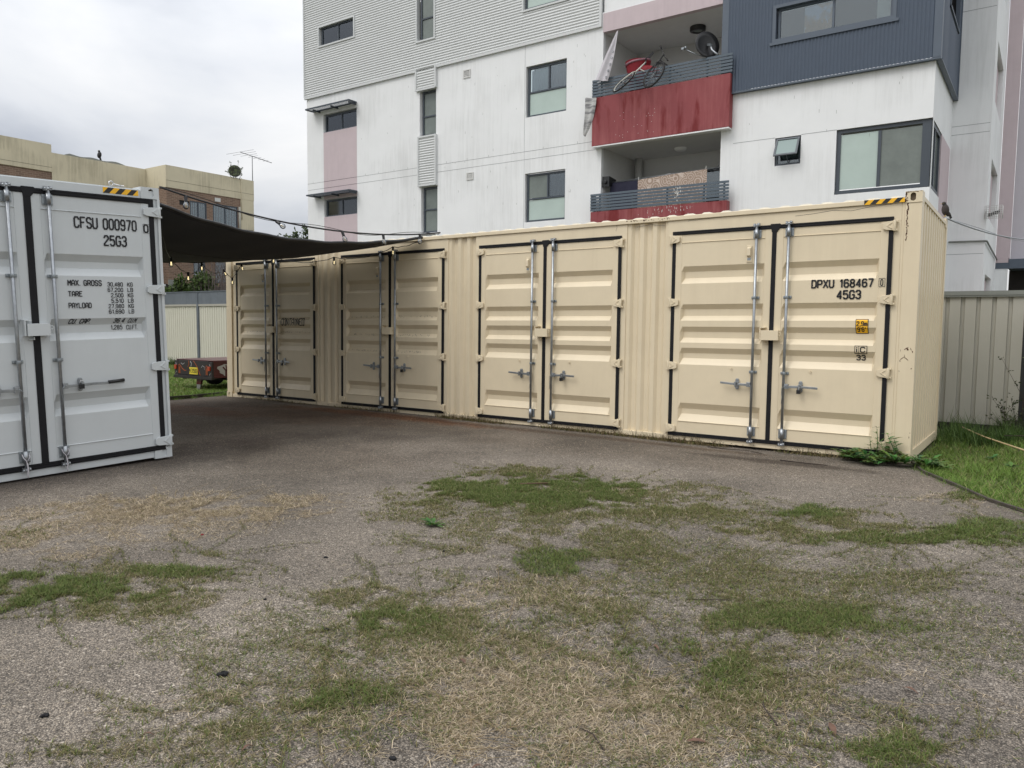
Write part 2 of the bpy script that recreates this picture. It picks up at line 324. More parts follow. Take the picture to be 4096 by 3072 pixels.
def brick_mat():
    m = bpy.data.materials.new('brown_brick'); m.use_nodes = True; n, l = m.node_tree.nodes, m.node_tree.links; b = n['Principled BSDF']; b.inputs['Roughness'].default_value = .9
    tc = n.new('ShaderNodeTexCoord'); sp = n.new('ShaderNodeSeparateXYZ'); cb = n.new('ShaderNodeCombineXYZ'); ad = n.new('ShaderNodeMath'); ad.operation = 'ADD'
    l.new(tc.outputs['Object'], sp.inputs[0]); l.new(sp.outputs[0], ad.inputs[0]); l.new(sp.outputs[1], ad.inputs[1]); l.new(ad.outputs[0], cb.inputs[0]); l.new(sp.outputs[2], cb.inputs[1])
    br = n.new('ShaderNodeTexBrick'); br.inputs['Scale'].default_value = 1; br.inputs['Brick Width'].default_value = .24; br.inputs['Row Height'].default_value = .086
    br.inputs['Mortar Size'].default_value = .009; br.inputs['Color1'].default_value = (.165, .105, .078, 1); br.inputs['Color2'].default_value = (.235, .150, .108, 1); br.inputs['Mortar'].default_value = (.30, .235, .17, 1)
    br.inputs['Bias'].default_value = 0
    l.new(cb.outputs[0], br.inputs[0]); l.new(br.outputs[0], b.inputs['Base Color'])
    bp = n.new('ShaderNodeBump'); bp.inputs['Strength'].default_value = .6; bp.inputs['Distance'].default_value = .01; bp.invert = True; l.new(br.outputs['Fac'], bp.inputs['Height']); l.new(bp.outputs[0], b.inputs['Normal'])
    return m
M['brick'] = brick_mat()

# ---------------------------------------------------------------- ground
def smooth(a, b, x):
    t = max(0, min(1, (x-a)/(b-a))); return t*t*(3-2*t)
def gh(x, y):
    """gentle fall of the yard towards the camera side"""
    h = -.021*max(0, -y-2.2)
    h = max(h, -.145)
    h += .05*smooth(12.6, 13.4, x)*smooth(-1.5, 1.5, y) - .03*smooth(1, -1, x)
    h += .006*math.sin(x*1.7+y*.6)+.005*math.sin(y*2.3-x*.8)
    return h-.012
def ground_mat():
    m = bpy.data.materials.new('gravel_pavement'); m.use_nodes = True; n, l = m.node_tree.nodes, m.node_tree.links; b = n['Principled BSDF']; b.inputs['Roughness'].default_value = .85
    b.inputs['Specular IOR Level'].default_value = .3
    tc = n.new('ShaderNodeTexCoord')
    def vor(s, feat='F1'):
        v = n.new('ShaderNodeTexVoronoi'); v.inputs['Scale'].default_value = s; v.feature = feat; l.new(tc.outputs['Object'], v.inputs['Vector']); return v
    def noi(s, d=5, r=.6):
        v = n.new('ShaderNodeTexNoise'); v.inputs['Scale'].default_value = s; v.inputs['Detail'].default_value = d; v.inputs['Roughness'].default_value = r; l.new(tc.outputs['Object'], v.inputs['Vector']); return v
    v1 = vor(150); sp = n.new('ShaderNodeSeparateColor'); l.new(v1.outputs['Color'], sp.inputs[0])
    rp = n.new('ShaderNodeValToRGB'); e = rp.color_ramp.elements; e[0].position = 0; e[0].color = (.105, .092, .077, 1); e[1].position = 1; e[1].color = (.52, .455, .375, 1)
    for pz, c in ((.25, (.20, .172, .143)), (.6, (.315, .274, .228)), (.85, (.385, .322, .255))):
        q = e.new(pz); q.color = (*c, 1)
    l.new(sp.outputs[0], rp.inputs[0])
    # dark joints between the stones
    mr = n.new('ShaderNodeMapRange'); mr.inputs['From Min'].default_value = .32; mr.inputs['From Max'].default_value = .62; mr.inputs['To Min'].default_value = 1; mr.inputs['To Max'].default_value = .45
    l.new(v1.outputs['Distance'], mr.inputs['Value'])
    mx = n.new('ShaderNodeMixRGB'); mx.blend_type = 'MULTIPLY'; mx.inputs[0].default_value = 1; l.new(rp.outputs[0], mx.inputs[1]); l.new(mr.outputs[0], mx.inputs[2])
    # sparse bigger stones
    v2 = vor(52); s2 = n.new('ShaderNodeSeparateColor'); l.new(v2.outputs['Color'], s2.inputs[0])
    g1 = n.new('ShaderNodeMath'); g1.operation = 'GREATER_THAN'; g1.inputs[1].default_value = .80; l.new(s2.outputs[1], g1.inputs[0])
    g2 = n.new('ShaderNodeMath'); g2.operation = 'LESS_THAN'; g2.inputs[1].default_value = .36; l.new(v2.outputs['Distance'], g2.inputs[0])
    g3 = n.new('ShaderNodeMath'); g3.operation = 'MULTIPLY'; l.new(g1.outputs[0], g3.inputs[0]); l.new(g2.outputs[0], g3.inputs[1])
    rq = n.new('ShaderNodeValToRGB'); rq.color_ramp.elements[0].color = (.09, .08, .07, 1); rq.color_ramp.elements[1].color = (.50, .44, .37, 1); l.new(s2.outputs[0], rq.inputs[0])
    mxx = n.new('ShaderNodeMixRGB'); l.new(g3.outputs[0], mxx.inputs[0]); l.new(mx.outputs[0], mxx.inputs[1]); l.new(rq.outputs[0], mxx.inputs[2]); mx = mxx
    # worn and dirty zones
    n1 = noi(.55, 6, .62); r1 = n.new('ShaderNodeMapRange'); r1.inputs['From Min'].default_value = .33; r1.inputs['From Max'].default_value = .68; r1.inputs['To Min'].default_value = .60; r1.inputs['To Max'].default_value = 1.18
    l.new(n1.outputs['Fac'], r1.inputs['Value']); m2 = n.new('ShaderNodeMixRGB'); m2.blend_type = 'MULTIPLY'; m2.inputs[0].default_value = 1; l.new(mx.outputs[0], m2.inputs[1]); l.new(r1.outputs[0], m2.inputs[2])
    n3 = noi(22, 4, .7); r3 = n.new('ShaderNodeMapRange'); r3.inputs['From Min'].default_value = .3; r3.inputs['From Max'].default_value = .7; r3.inputs['To Min'].default_value = .8; r3.inputs['To Max'].default_value = 1.2
    l.new(n3.outputs['Fac'], r3.inputs['Value']); m3 = n.new('ShaderNodeMixRGB'); m3.blend_type = 'MULTIPLY'; m3.inputs[0].default_value = 1; l.new(m2.outputs[0], m3.inputs[1]); l.new(r3.outputs[0], m3.inputs[2])
    # rusty brown stain, dark mud, wider dark tints, sail shade painted in the colour
    def blob(cx, cy, rx, ry, col, amt, prev, sc=1.4):
        mp = n.new('ShaderNodeMapping'); mp.inputs['Location'].default_value = (-cx/rx, -cy/ry, 0); mp.inputs['Scale'].default_value = (1/rx, 1/ry, 0); l.new(tc.outputs['Object'], mp.inputs[0])
        ln = n.new('ShaderNodeVectorMath'); ln.operation = 'LENGTH'; l.new(mp.outputs[0], ln.inputs[0])
        q = noi(sc, 6, .65); a = n.new('ShaderNodeMath'); a.operation = 'MULTIPLY_ADD'; a.inputs[1].default_value = 1.6; a.inputs[2].default_value = -.8; l.new(q.outputs['Fac'], a.inputs[0])
        s_ = n.new('ShaderNodeMath'); s_.operation = 'ADD'; l.new(ln.outputs['Value'], s_.inputs[0]); l.new(a.outputs[0], s_.inputs[1])
        r = n.new('ShaderNodeMapRange'); r.inputs['From Min'].default_value = .5; r.inputs['From Max'].default_value = 1.1; r.inputs['To Min'].default_value = amt; r.inputs['To Max'].default_value = 0; l.new(s_.outputs[0], r.inputs['Value'])
        x = n.new('ShaderNodeMixRGB'); x.blend_type = 'MULTIPLY'; l.new(r.outputs[0], x.inputs[0]); l.new(prev, x.inputs[1]); x.inputs[2].default_value = (*col, 1); return x.outputs[0]
    c = m3.outputs[0]
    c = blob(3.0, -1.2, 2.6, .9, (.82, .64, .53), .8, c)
    c = blob(4.6, -.45, 2.6, .30, (.95, .52, .30), .9, c, 3)
    c = blob(1.6, -1.9, 1.5, .5, (.95, .58, .38), .8, c, 2.5)
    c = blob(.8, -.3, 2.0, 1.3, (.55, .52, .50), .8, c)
    c = blob(11.0, -.75, 1.2, .16, (.45, .42, .40), .9, c, 4)
    c = blob(8.0, -.35, 3.5, .14, (.6, .5, .42), .8, c, 4)
    c = blob(5.2, -5.2, .6, 2.4, (.7, .68, .68), .8, c, 2)
    c = blob(3.2, -1.7, 5.2, 2.7, (.60, .56, .53), .85, c, .8)  # brown staining, deepened in colour to imitate the shade under the sail
    c = blob(6.5, -3.6, 1.6, 1.0, (.66, .63, .60), .7, c, 1.5)
    c = blob(9.0, -.9, 6.0, .9, (.80, .77, .74), .8, c, .9)
    c = blob(5.4, -5.5, .9, 3.2, (.62, .6, .6), .8, c, 1.6)
    c = blob(13.6, -5.2, 1.2, 1.4, (.78, .78, .8), .7, c, 1.2)
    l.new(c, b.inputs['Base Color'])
    bp = n.new('ShaderNodeBump'); bp.inputs['Strength'].default_value = .9; bp.inputs['Distance'].default_value = .006; bp.invert = True; l.new(v1.outputs['Distance'], bp.inputs['Height'])
    b2 = n.new('ShaderNodeBump'); b2.inputs['Strength'].default_value = .5; b2.inputs['Distance'].default_value = .02; l.new(n3.outputs['Fac'], b2.inputs['Height']); l.new(bp.outputs[0], b2.inputs['Normal']); l.new(b2.outputs[0], b.inputs['Normal'])
    return m
M['gravel'] = ground_mat()
M['soil'] = mat('soil_under_grass', (.055, .058, .022), .95, var=.4, vscale=3, bump=.6, bscale=40)

gm = MB()
xs = [-400, -120, -60, -30]+list(range(-20, 26))+[40, 80, 200, 400]; ys = [-400, -100, -30]+list(range(-14, 20))+[30, 60, 150, 400]
nx = len(xs); gm.add([(x, y, gh(x, y)-.035) for y in ys for x in xs], [(j*nx+i, j*nx+i+1, (j+1)*nx+i+1, (j+1)*nx+i) for j in range(len(ys)-1) for i in range(nx-1)], True)
tag(gm.build('ground', M['soil'], fix=False), 'soil and rough turf of the yard', None, None, 'structure')
EDGE = [(12.15, .25), (12.36, -.48), (12.69, -1.01), (12.97, -1.5), (13.25, -1.83), (13.9, -2.7), (15.4, -4.6), (18, -8), (20, -14)]
bm = bmesh.new()
poly = [(-.42, -14), *reversed(EDGE), (12.1, .6), (-.15, .6), (-.5, .3), (-.38, -.1), (-.3, -.65), (-.36, -1.05)]
bm.faces.new([bm.verts.new((x, y, 0)) for x, y in poly])
for i in range(-1, 42):
    bmesh.ops.bisect_plane(bm, geom=bm.verts[:]+bm.edges[:]+bm.faces[:], plane_co=(i*.5, 0, 0), plane_no=(1, 0, 0), dist=1e-4)
for i in range(-28, 2):
    bmesh.ops.bisect_plane(bm, geom=bm.verts[:]+bm.edges[:]+bm.faces[:], plane_co=(0, i*.5, 0), plane_no=(0, 1, 0), dist=1e-4)
for v in bm.verts: v.co.z = gh(v.co.x, v.co.y)
bmesh.ops.recalc_face_normals(bm, faces=bm.faces)
me = bpy.data.meshes.new('pavement'); bm.to_mesh(me); bm.free()
for q in me.polygons: q.use_smooth = True
if me.polygons[0].normal.z < 0: me.flip_normals()
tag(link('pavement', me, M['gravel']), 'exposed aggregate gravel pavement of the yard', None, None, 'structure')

# ---------------------------------------------------------------- shipping containers
def prof(recs, dep, ridges=()):
    def d(z):
        for a, b, c, e in recs:
            if e <= z <= a:
                if z > b: return dep*(a-z)/(a-b)
                if z < c: return dep*(z-e)/(c-e)
                return dep
        return 0.
    return d
REC_B = [(2.205, 2.14, 2.06, 1.99), (1.733, 1.672, 1.59, 1.53), (1.455, 1.39, 1.316, 1.255), (1.19, 1.123, 1.06, .98), (.495, .42, .355, .265)]
REC_G = [(2.17, 2.10, 2.035, 1.96), (1.538, 1.47, 1.394, 1.325), (.80, .723, .654, .584)]
dB, dG = prof(REC_B, .046), prof(REC_G, .055)
def door(parent, hx, cx, zb, zt, recs, dfn, welds, paint, side, rodx, hz, hl, handle_z, handle_l, grip=False, vent=False, mid=(1.80, .918), hookz=.95):
    """one leaf between hinge-side x (hx) and meeting edge x (cx); side=-1 hinge on the left, +1 on the right"""
    x0, x1 = min(hx, cx), max(hx, cx); zs = sorted({zb, zt}|{q for r_ in recs for q in r_}|{w_+o_ for w_ in welds for o_ in (-.006, 0, .006)})
    a, b = x0+.085, x1-.085
    def fy(x, z):
        y = 0.
        if a-.001 < x < b+.001:
            y = dfn(z) if a+.02 < x < b-.02 else 0.
            if any(abs(z-w_) < .003 for w_ in welds): y -= .006
            else: y += .004
        return y-.012
    xs = [x0, a-.004, a, a+.028, b-.028, b, b+.004, x1]
    g = grid_mesh(xs, zs, fy)
    n = len(xs)
    g.add([(x0, -.012, zb), (x1, -.012, zb), (x1, -.012, zt), (x0, -.012, zt), (x0, .03, zb), (x1, .03, zb), (x1, .03, zt), (x0, .03, zt)], [(0, 4, 5, 1), (1, 5, 6, 2), (2, 6, 7, 3), (3, 7, 4, 0)])
    d = g.build('door', paint, parent)
    # hinges
    for z in hz:
        h = MB(); s = side; L, pv = hl
        kx = hx+s*(pv); tip = kx-s*L
        poly = [(kx, z-.052), (kx, z+.052), (tip+s*.03, z+.043), (tip, z+.030), (tip, z-.030), (tip+s*.03, z-.043)]
        h.prism(poly if s < 0 else poly[::-1], -.042, -.020)
        h.prism([(kx-s*.02, z+.032), (kx-s*.06, z), (kx-s*.02, z-.032), (kx-s*.034, z-.032), (kx-s*.078, z), (kx-s*.034, z+.032)], -.049, -.041)
        h.cyl((kx, -.034, z-.058), (kx, -.034, z+.058), .0155, 10)
        h.box(min(kx-s*.005, kx+s*.03), max(kx-s*.005, kx+s*.03), -.036, -.012, z+.036, z+.056)
        h.box(min(kx-s*.005, kx+s*.03), max(kx-s*.005, kx+s*.03), -.036, -.012, z-.056, z-.036)
        h.build('hinge', paint, d, .003)
    # lock rod with cams, brackets and handle
    rod = MB(); ry = -.052; lo, hi = zb-.075, zt+.075
    rod.cyl((rodx, ry, lo+.06), (rodx, ry, hi-.05), .0165, 14)
    for z0, z1 in ((zt-.10, zt+.0), (zb+.03, zb+.15)): rod.cyl((rodx, ry, z0), (rodx, ry, z1), .0225, 14)
    for z0, sg in ((hi-.035, 1), (lo+.035, -1)):
        rod.cyl((rodx, ry, z0-.03*sg), (rodx, ry, z0+.008*sg), .014, 10)
        rod.box(rodx-.035, rodx-.012, ry-.018, ry+.03, z0-.012, z0+.026); rod.box(rodx+.008, rodx+.033, ry-.014, ry+.034, z0-.006, z0+.03)
        rod.ell((rodx, ry, z0+.004), (.021, .02, .017)); rod.ell((rodx+.026, ry-.012, z0+.012), (.011, .012, .014)); rod.ell((rodx-.028, ry-.012, z0+.004), (.011, .012, .014))
    rod.build('lock_rod', M['zinc'], d)
    for z0, z1 in ((zt-.105, zt-.005), (zb+.035, zb+.145)):
        br = MB(); br.box(rodx-.047, rodx+.047, -.022, -.013, z0, z1)
        for sx in (-1, 1):
            for zz in (z0+.018, z1-.018): br.cyl((rodx+sx*.037, -.03, zz), (rodx+sx*.037, -.02, zz), .008, 8)
        br.build('rod_bracket', M['zinc_dull'], d, .002)
    for z in mid:
        br = MB(); br.box(rodx-.047, rodx+.047, -.021, -.013, z-.016, z+.016); br.cyl((rodx, ry, z-.016), (rodx, ry, z+.016), .0225, 12)
        for sx in (-1, 1): br.cyl((rodx+sx*.036, -.03, z), (rodx+sx*.036, -.02, z), .008, 8)
        br.build('rod_bracket', M['zinc_dull'], d, .002)
    hd = MB(); s = side; z = handle_z; yb = -.062
    hd.box(*sorted((rodx+s*.012, rodx+s*.058)), yb-.012, yb+.03, z-.028, z+.028)
    x_a, x_b = rodx+s*.05, rodx+s*handle_l; zt_ = z+(.012 if s < 0 else -.006)
    hd.bar((x_a, yb, z-.004), ((x_a+x_b)/2, yb-.004, z), .012, .028); hd.bar(((x_a+x_b)/2, yb-.004, z), (x_b, yb-.014, zt_), .010, .026)
    kx = rodx+s*.185
    hd.prism([(kx-.022, z-.05), (kx-.012, z-.066), (kx+.012, z-.066), (kx+.022, z-.05), (kx+.022, z+.05), (kx+.012, z+.066), (kx-.012, z+.066), (kx-.022, z+.05)], -.026, -.014)
    hd.box(kx-.018, kx+.018, -.085, -.024, z+.014, z+.022); hd.bar((kx, -.08, z+.03), (kx-.004, -.08, z-.032), .016, .03)
    for dz in (-.048, .048): hd.cyl((kx, -.034, z+dz), (kx, -.024, z+dz), .010, 8)
    hd.cyl((rodx+s*.034, yb-.018, z), (rodx+s*.034, yb-.01, z), .010, 8)
    hd = hd.build('handle', M['zinc'], d, .002)
    if grip:
        MB().tube([(rodx+s*(handle_l-.155), yb-.012, z+.004), (rodx+s*(handle_l), yb-.016, z+.014)], .0175, 12).build('handle_grip', M['black'], d)
    # seal cord hanging from the handle hub
    cord = MB(); cx_ = rodx-s*.006
    cord.tube([(rodx+s*.03, yb-.02, z+.01), (cx_, yb-.03, z-.02), (cx_-.004, yb-.024, z-.07), (cx_+.003, yb-.026, z-.13), (cx_-.003, yb-.024, z-.20)], [.003, .003, .003, .0045, .003], 5)
    cord.build('cord', M['zinc_dull'], d)
    if vent:
        v = MB(); vx = cx-.265
        v.box(vx-.033, vx+.033, -.020, -.013, 2.225, 2.42); v.prism([(-.02, 2.405), (-.05, 2.385), (-.05, 2.30), (-.02, 2.28)], vx-.022, vx+.022, 'x')
        v.build('vent', paint, d, .003)
        MB().box(vx-.021, vx+.021, -.0225, -.0205, 2.245, 2.275).build('vent_grille', M['zinc_dull'], d)
    lug = MB(); lx = (hx+cx)/2-s*.16
    lug.torus((lx, -.02, hookz), (1, 0, 0), (0, .4, 1), .012, .0035, 10, 5); lug.build('lashing_lug', paint, d)
    return d
def gasket(parent, xl, xc, xr, zb, zt, w=.046, cw=.05):
    g = MB(); y0, y1 = -.0185, -.006; hw = w/2
    g.box(xl-hw, xl+hw, y0, y1, zb-hw, zt+hw); g.box(xr-hw, xr+hw, y0, y1, zb-hw, zt+hw)
    g.box(xl+hw, xr-hw, y0-.001, y1, zt-hw, zt+hw); g.box(xl+hw, xr-hw, y0-.001, y1, zb-hw, zb+hw)
    g.box(xc-cw/2, xc+cw/2, y0-.004, y1-.002, zb+hw, zt-hw)
    g.prism([(xc-.035, zt-.03), (xc-.05, zt), (xc-.045, zt+.034), (xc+.06, zt+.034), (xc+.085, zt+.012), (xc+.03, zt-.06), (xc-.03, zt-.06)], y0-.006, y1-.003)
    for z in (zb, zt):
        for q in (-.012, .012): g.box(xl+hw, xr-hw, y0-.005, y0, z+q-.003, z+q+.003)
    return g.build('door_seal', M['rubber'], parent, .003)
def lockbox(parent, xa, xb, z0, z1, paint):
    b = MB(); b.box(xa+.012, xb, -.105, -.013, z0, z1); b.box(xa-.008, xa+.004, -.085, -.013, z0, z1+.03); b.box(xa-.008, xa+.055, -.085, -.013, z1+.028, z1+.036)
    b.box(xa+.04, xa+.085, -.05, -.013, z0-.04, z0-.034); b.box(xa+.075, xa+.083, -.05, -.013, z0-.036, z0-.012)
    b.tube([(xb-.003, -.09, z1-.02), (xb+.022, -.09, z1-.02), (xb+.03, -.09, z1-.045), (xb+.018, -.09, z1-.06), (xb+.008, -.09, z1-.05)], .005, 6)
    return b.build('lock_box', paint, parent, .003)
def casting(parent, x0, x1, y0, y1, z0, z1, paint, face='-y', hole=None):
    """corner casting: block with real slots on the front and on the side"""
    m = MB(); hx = (x0+x1)/2 if hole is None else hole; w_, h_ = .027, .035; zc = (z0+z1)/2
    slot = [(hx+w_*math.cos(t), zc+(h_-w_*.6)*(1 if math.sin(t) > 0 else -1)+w_*.9*math.sin(t)) for t in [2*math.pi*(k+.5)/14 for k in range(14)]]
    corners = [(x0, z0), (x1, z0), (x1, z1), (x0, z1)]
    bm = bmesh.new(); oc = [bm.verts.new((a, y0, b)) for a, b in corners]; ic = [bm.verts.new((a, y0, b)) for a, b in slot]
    ed = [bm.edges.new((oc[i], oc[(i+1) % 4])) for i in range(4)]+[bm.edges.new((ic[i], ic[(i+1) % 14])) for i in range(14)]
    bmesh.ops.triangle_fill(bm, edges=ed, use_beauty=True)
    bk = [bm.verts.new((a, y0+.028, b)) for a, b in slot]
    for i in range(14): bm.faces.new((ic[i], ic[(i+1) % 14], bk[(i+1) % 14], bk[i]))
    ob = [bm.verts.new((a, y1, b)) for a, b in corners]
    for i in range(4): bm.faces.new((oc[i], oc[(i+1) % 4], ob[(i+1) % 4], ob[i]))
    bm.faces.new(ob)
    bmesh.ops.recalc_face_normals(bm, faces=bm.faces); me = bpy.data.meshes.new('corner_casting'); bm.to_mesh(me); bm.free()
    o = link('corner_casting', me, paint, parent)
    MB().box(hx-.035, hx+.035, y0+.0285, y0+.034, zc-.042, zc+.042).build('slot_back', M['hollow'], o)
    return o
def corr_panel(m, x0, x1, z0, z1, y0=.0, dep=.036, pitch=.18):
    pts = []; x = x0; y = y0
    seq = [(.055, 0), (.035, dep), (.055, 0), (.035, -dep)]; i = 0; pts.append((x, y))
    while x < x1-1e-6:
        dx, dy = seq[i % 4]; nxx = min(x+dx, x1); y += dy*(nxx-x)/dx; x = nxx; pts.append((x, y)); i += 1
    m.add([(a, b, z0) for a, b in pts]+[(a, b, z1) for a, b in pts], [(k, k+1, len(pts)+k+1, len(pts)+k) for k in range(len(pts)-1)])
def stripes(parent, x0, x1, z0, z1, y, n, lean, first, name='hazard_stripe'):
    o = MB().box(x0, x1, y-.002, y, z0, z1).build(name, M['yellow'], parent)
    bars = MB(); h = z1-z0; wv = (x1-x0)/n
    for k in range(-1, n+1):
        if (k+first) % 2: continue
        a0 = x0+k*wv; poly = []
        # parallelogram clipped to the tape
        pts = [(a0, z0), (a0+wv, z0), (a0+wv+lean*h, z1), (a0+lean*h, z1)]
        def clip(P, xx, keep):
            out_ = []
            for i in range(len(P)):
                A, B = P[i], P[(i+1) % len(P)]; ia, ib = keep(A[0]), keep(B[0])
                if ia: out_.append(A)
                if ia != ib: t = (xx-A[0])/(B[0]-A[0]); out_.append((xx, A[1]+t*(B[1]-A[1])))
            return out_
        pts = clip(pts, x0, lambda q: q >= x0-1e-9)
        if len(pts) > 2: pts = clip(pts, x1, lambda q: q <= x1+1e-9)
        if len(pts) > 2: bars.prism(pts, y-.0035, y-.002)
    bars.build('black_bars', M['black'], o)
def rotAB(a, b):
    Ry = Matrix(((math.cos(a), 0, -math.sin(a)), (0, 1, 0), (math.sin(a), 0, math.cos(a)))); Rx = Matrix(((1, 0, 0), (0, math.cos(b), -math.sin(b)), (0, math.sin(b), math.cos(b))))
    return (Ry @ Rx).to_4x4()
O = Vector((12.192, 0, 0))
MWB = Matrix.Translation(O) @ rotAB(.00314, -.009712) @ Matrix.Translation(-O)
L, H, W = 12.192, 2.896, 2.438
bc = empty('shipping_container', label='long beige shipping container with four pairs of side doors', cat='shipping container', mw=MWB)
# --- frame, walls
fr = MB()
fr.box(0, L, .0, .05, 0.015, .078)                               # bottom rail
def frm(x0, x1, z0, z1, y0=0., y1=.05): fr.box(x0, x1, y0, y1, z0, z1)
DS = [(.368, 1.476, 2.62, 1.298, 1.627), (3.347, 4.49, 5.624, 4.309, 4.637), (6.35, 7.502, 8.672, 7.313, 7.657), (9.434, 10.675, 11.908, 10.478, 10.848)]
ZB, ZT = .095, 2.62
for (a, c, b, r1, r2) in DS:
    frm(a-.095, b+.095, ZT-.03, 2.783); frm(a-.095, a-.0, .078, ZT-.03); frm(b, b+.095, .078, ZT-.03)
frm(11.908+.095, L-.162, .078, 2.783, .001); frm(.17, .273, .078, 2.783, .03, .06)
frm(0, .17, .118, 2.778); frm(L-.162, L, .118, 2.778, -.004)       # corner posts
frm(L-.162, L, .118, 2.778, .05, .15)
fr.build('frame', M['beige'], bc, .004)
rl = MB(); rl.box(.178, L-.178, -.022, .04, 2.785, 2.838); rl.build('top_rail', M['beige'], bc, .006)
for x0, x1 in ((2.715, 3.252), (5.719, 6.255), (8.767, 9.339)): wl = MB(); corr_panel(wl, x0, x1, .078, 2.783, .012); wl.build('corrugated_wall', M['beige'], bc)
ed = MB(); pts = []; y = .15; i = 0   # right end wall, vertical corrugations
while y < W-.15:
    dy, dx = [(.07, 0), (.045, -.04), (.07, 0), (.045, .04)][i % 4]; pts.append((y, i)); y += dy; i += 1
X = L-.014; P_ = []; yy = .15; xx = X; i = 0; P_.append((xx, yy))
while yy < W-.12:
    dy, dx = [(.075, 0), (.03, -.055), (.075, 0), (.03, .055)][i % 4]; yy = min(yy+dy, W-.12); xx += dx; P_.append((xx, yy)); i += 1
ed.add([(a, b, .12) for a, b in P_]+[(a, b, 2.84) for a, b in P_], [(k, k+1, len(P_)+k+1, len(P_)+k) for k in range(len(P_)-1)])
ed.box(L-.05, L-.001, .16, W-.16, .02, .125); ed.box(L-.04, L-.004, .178, W-.178, 2.815, 2.86); ed.box(L-.05, L, W-.12, W, .118, 2.778)
ed.build('end_wall', M['beige'], bc)
rf = MB(); rx = [i*.035 for i in range(int(L/.035)+1)]
def ry_(x): return 2.838+.020*max(0, min(1, (math.sin(x*2*math.pi/.233)+.35)/.6))
g = [(x, y, ry_(x)) for y in (.01, W-.01) for x in rx if .17 < x < L-.17]; n_ = len(g)//2
rf.add(g, [(k, k+1, n_+k+1, n_+k) for k in range(n_-1)]); rf.add([(x, .01, 2.80) for x, y, z in g[:n_]]+g[:n_], [(k, k+1, n_+k+1, n_+k) for k in range(n_-1)])
rf.build('roof', M['beige_roof'], bc)
sh = MB(); sh.box(.06, L-.06, W-.03, W, .05, 2.84); sh.box(0, .05, .05, W, .05, 2.84); sh.box(.06, L-.06, .10, W-.03, .06, .1); sh.build('back_wall', M['beige'], bc)
for x0, x1, hx in ((0, .17, .075), (L-.162, L, L-.088)):
    for z0, z1 in ((0, .118), (H-.118, H)):
        casting(bc, x0, x1, -.012, .17, z0, z1, M['beige'], hole=hx)
for z0 in (0, H-.118):
    MB().box(L-.162, L, W-.17, W, z0, z0+.118).build('corner_casting', M['beige'], bc, .004)
    MB().box(0, .162, W-.17, W, z0, z0+.118).build('corner_casting', M['beige'], bc, .004)
HZ = (2.545, 1.757, .963, .165)
for di, (a, c, b, r1, r2) in enumerate(DS):
    gasket(bc, a, c, b, ZB, ZT)
    door(bc, a+.02, c-.022, ZB+.02, ZT-.02, REC_B, dB, (2.50, .262), M['beige'], -1, r1, HZ, (.115, .055), .768, .375, vent=True)
    door(bc, b-.02, c+.022, ZB+.02, ZT-.02, REC_B, dB, (2.50, .262), M['beige'], 1, r2, HZ, (.115, .055), .768, .385)
    lockbox(bc, c-.11, c+.105, 1.30, 1.415, M['beige'])
stripes(bc, 11.63, L-.165, 2.787, 2.836, -.0225, 7, .9, 1)
cutsB = [q for r_ in REC_B for q in r_]
fyB = lambda x, z: dB(z)-.010
def lettering(parent, body, x0, x1, z0, z1, fy, cuts, bold=1.35, shear=0, m=None, name='lettering', off=.004):
    return link(name, text_mesh(body, x0, x1, z0, z1, fy, cuts, bold, shear, off), m or M['ink'], parent)
def outline(parent, x0, x1, z0, z1, fy, t=.006, name='lettering_box', m=None):
    b = MB()
    for a, b_, c, d in ((x0, x1, z0, z0+t), (x0, x1, z1-t, z1), (x0, x0+t, z0+t, z1-t), (x1-t, x1, z0+t, z1-t)):
        y = fy((a+b_)/2, (c+d)/2); b.box(a, b_, y-.0048, y-.0035, c, d)
    return b.build(name, m or M['ink'], parent)
lettering(bc, 'DPXU 168467', 11.115, 11.752, 1.903, 1.985, fyB, cutsB, 1.4)
lettering(bc, '0', 11.828, 11.85, 1.911, 1.975, fyB, cutsB, 1.4, off=.008); outline(bc, 11.808, 11.871, 1.897, 1.990, lambda x, z: -.012, .004)
lettering(bc, '45G3', 11.39, 11.63, 1.775, 1.862, fyB, cutsB, 1.4)
lettering(bc, 'CONTAINED', 1.70, 2.345, 1.437, 1.562, fyB, cutsB, 1.0)
def decal(parent, x0, x1, z0, z1, m, name, off=.0035):
    zs = sorted({z0, z1}|{q for q in cutsB if z0 < q < z1}); return grid_mesh([x0, x1], zs, lambda x, z: fyB(x, z)-off).build(name, m, parent)
st = decal(bc, 11.592, 11.722, 1.388, 1.548, M['black'], 'height_sticker', .0032)
decal(bc, 11.599, 11.715, 1.395, 1.541, M['yellow'], 'sticker_face', .0045).parent = st
link('lettering', text_mesh('2,9m', 11.607, 11.708, 1.474, 1.520, fyB, cutsB, 1.4, off=.007), M['ink'], st)
link('lettering', text_mesh('9\'6"', 11.614, 11.698, 1.412, 1.456, fyB, cutsB, 1.4, off=.007), M['ink'], st)
ic = decal(bc, 11.592, 11.722, 1.165, 1.256, M['black'], 'approval_mark', .0032)
for a, b in ((11.599, 11.633), (11.639, 11.715)): decal(bc, a, b, 1.173, 1.248, M['beige'], 'mark_face', .0045).parent = ic
link('lettering', text_mesh('i', 11.611, 11.621, 1.185, 1.238, fyB, cutsB, 1.4, off=.007), M['ink'], ic)
link('lettering', text_mesh('C', 11.655, 11.70, 1.185, 1.238, fyB, cutsB, 1.4, off=.007), M['ink'], ic)
lettering(bc, '33', 11.612, 11.70, 1.098, 1.148, fyB, cutsB, 1.4)
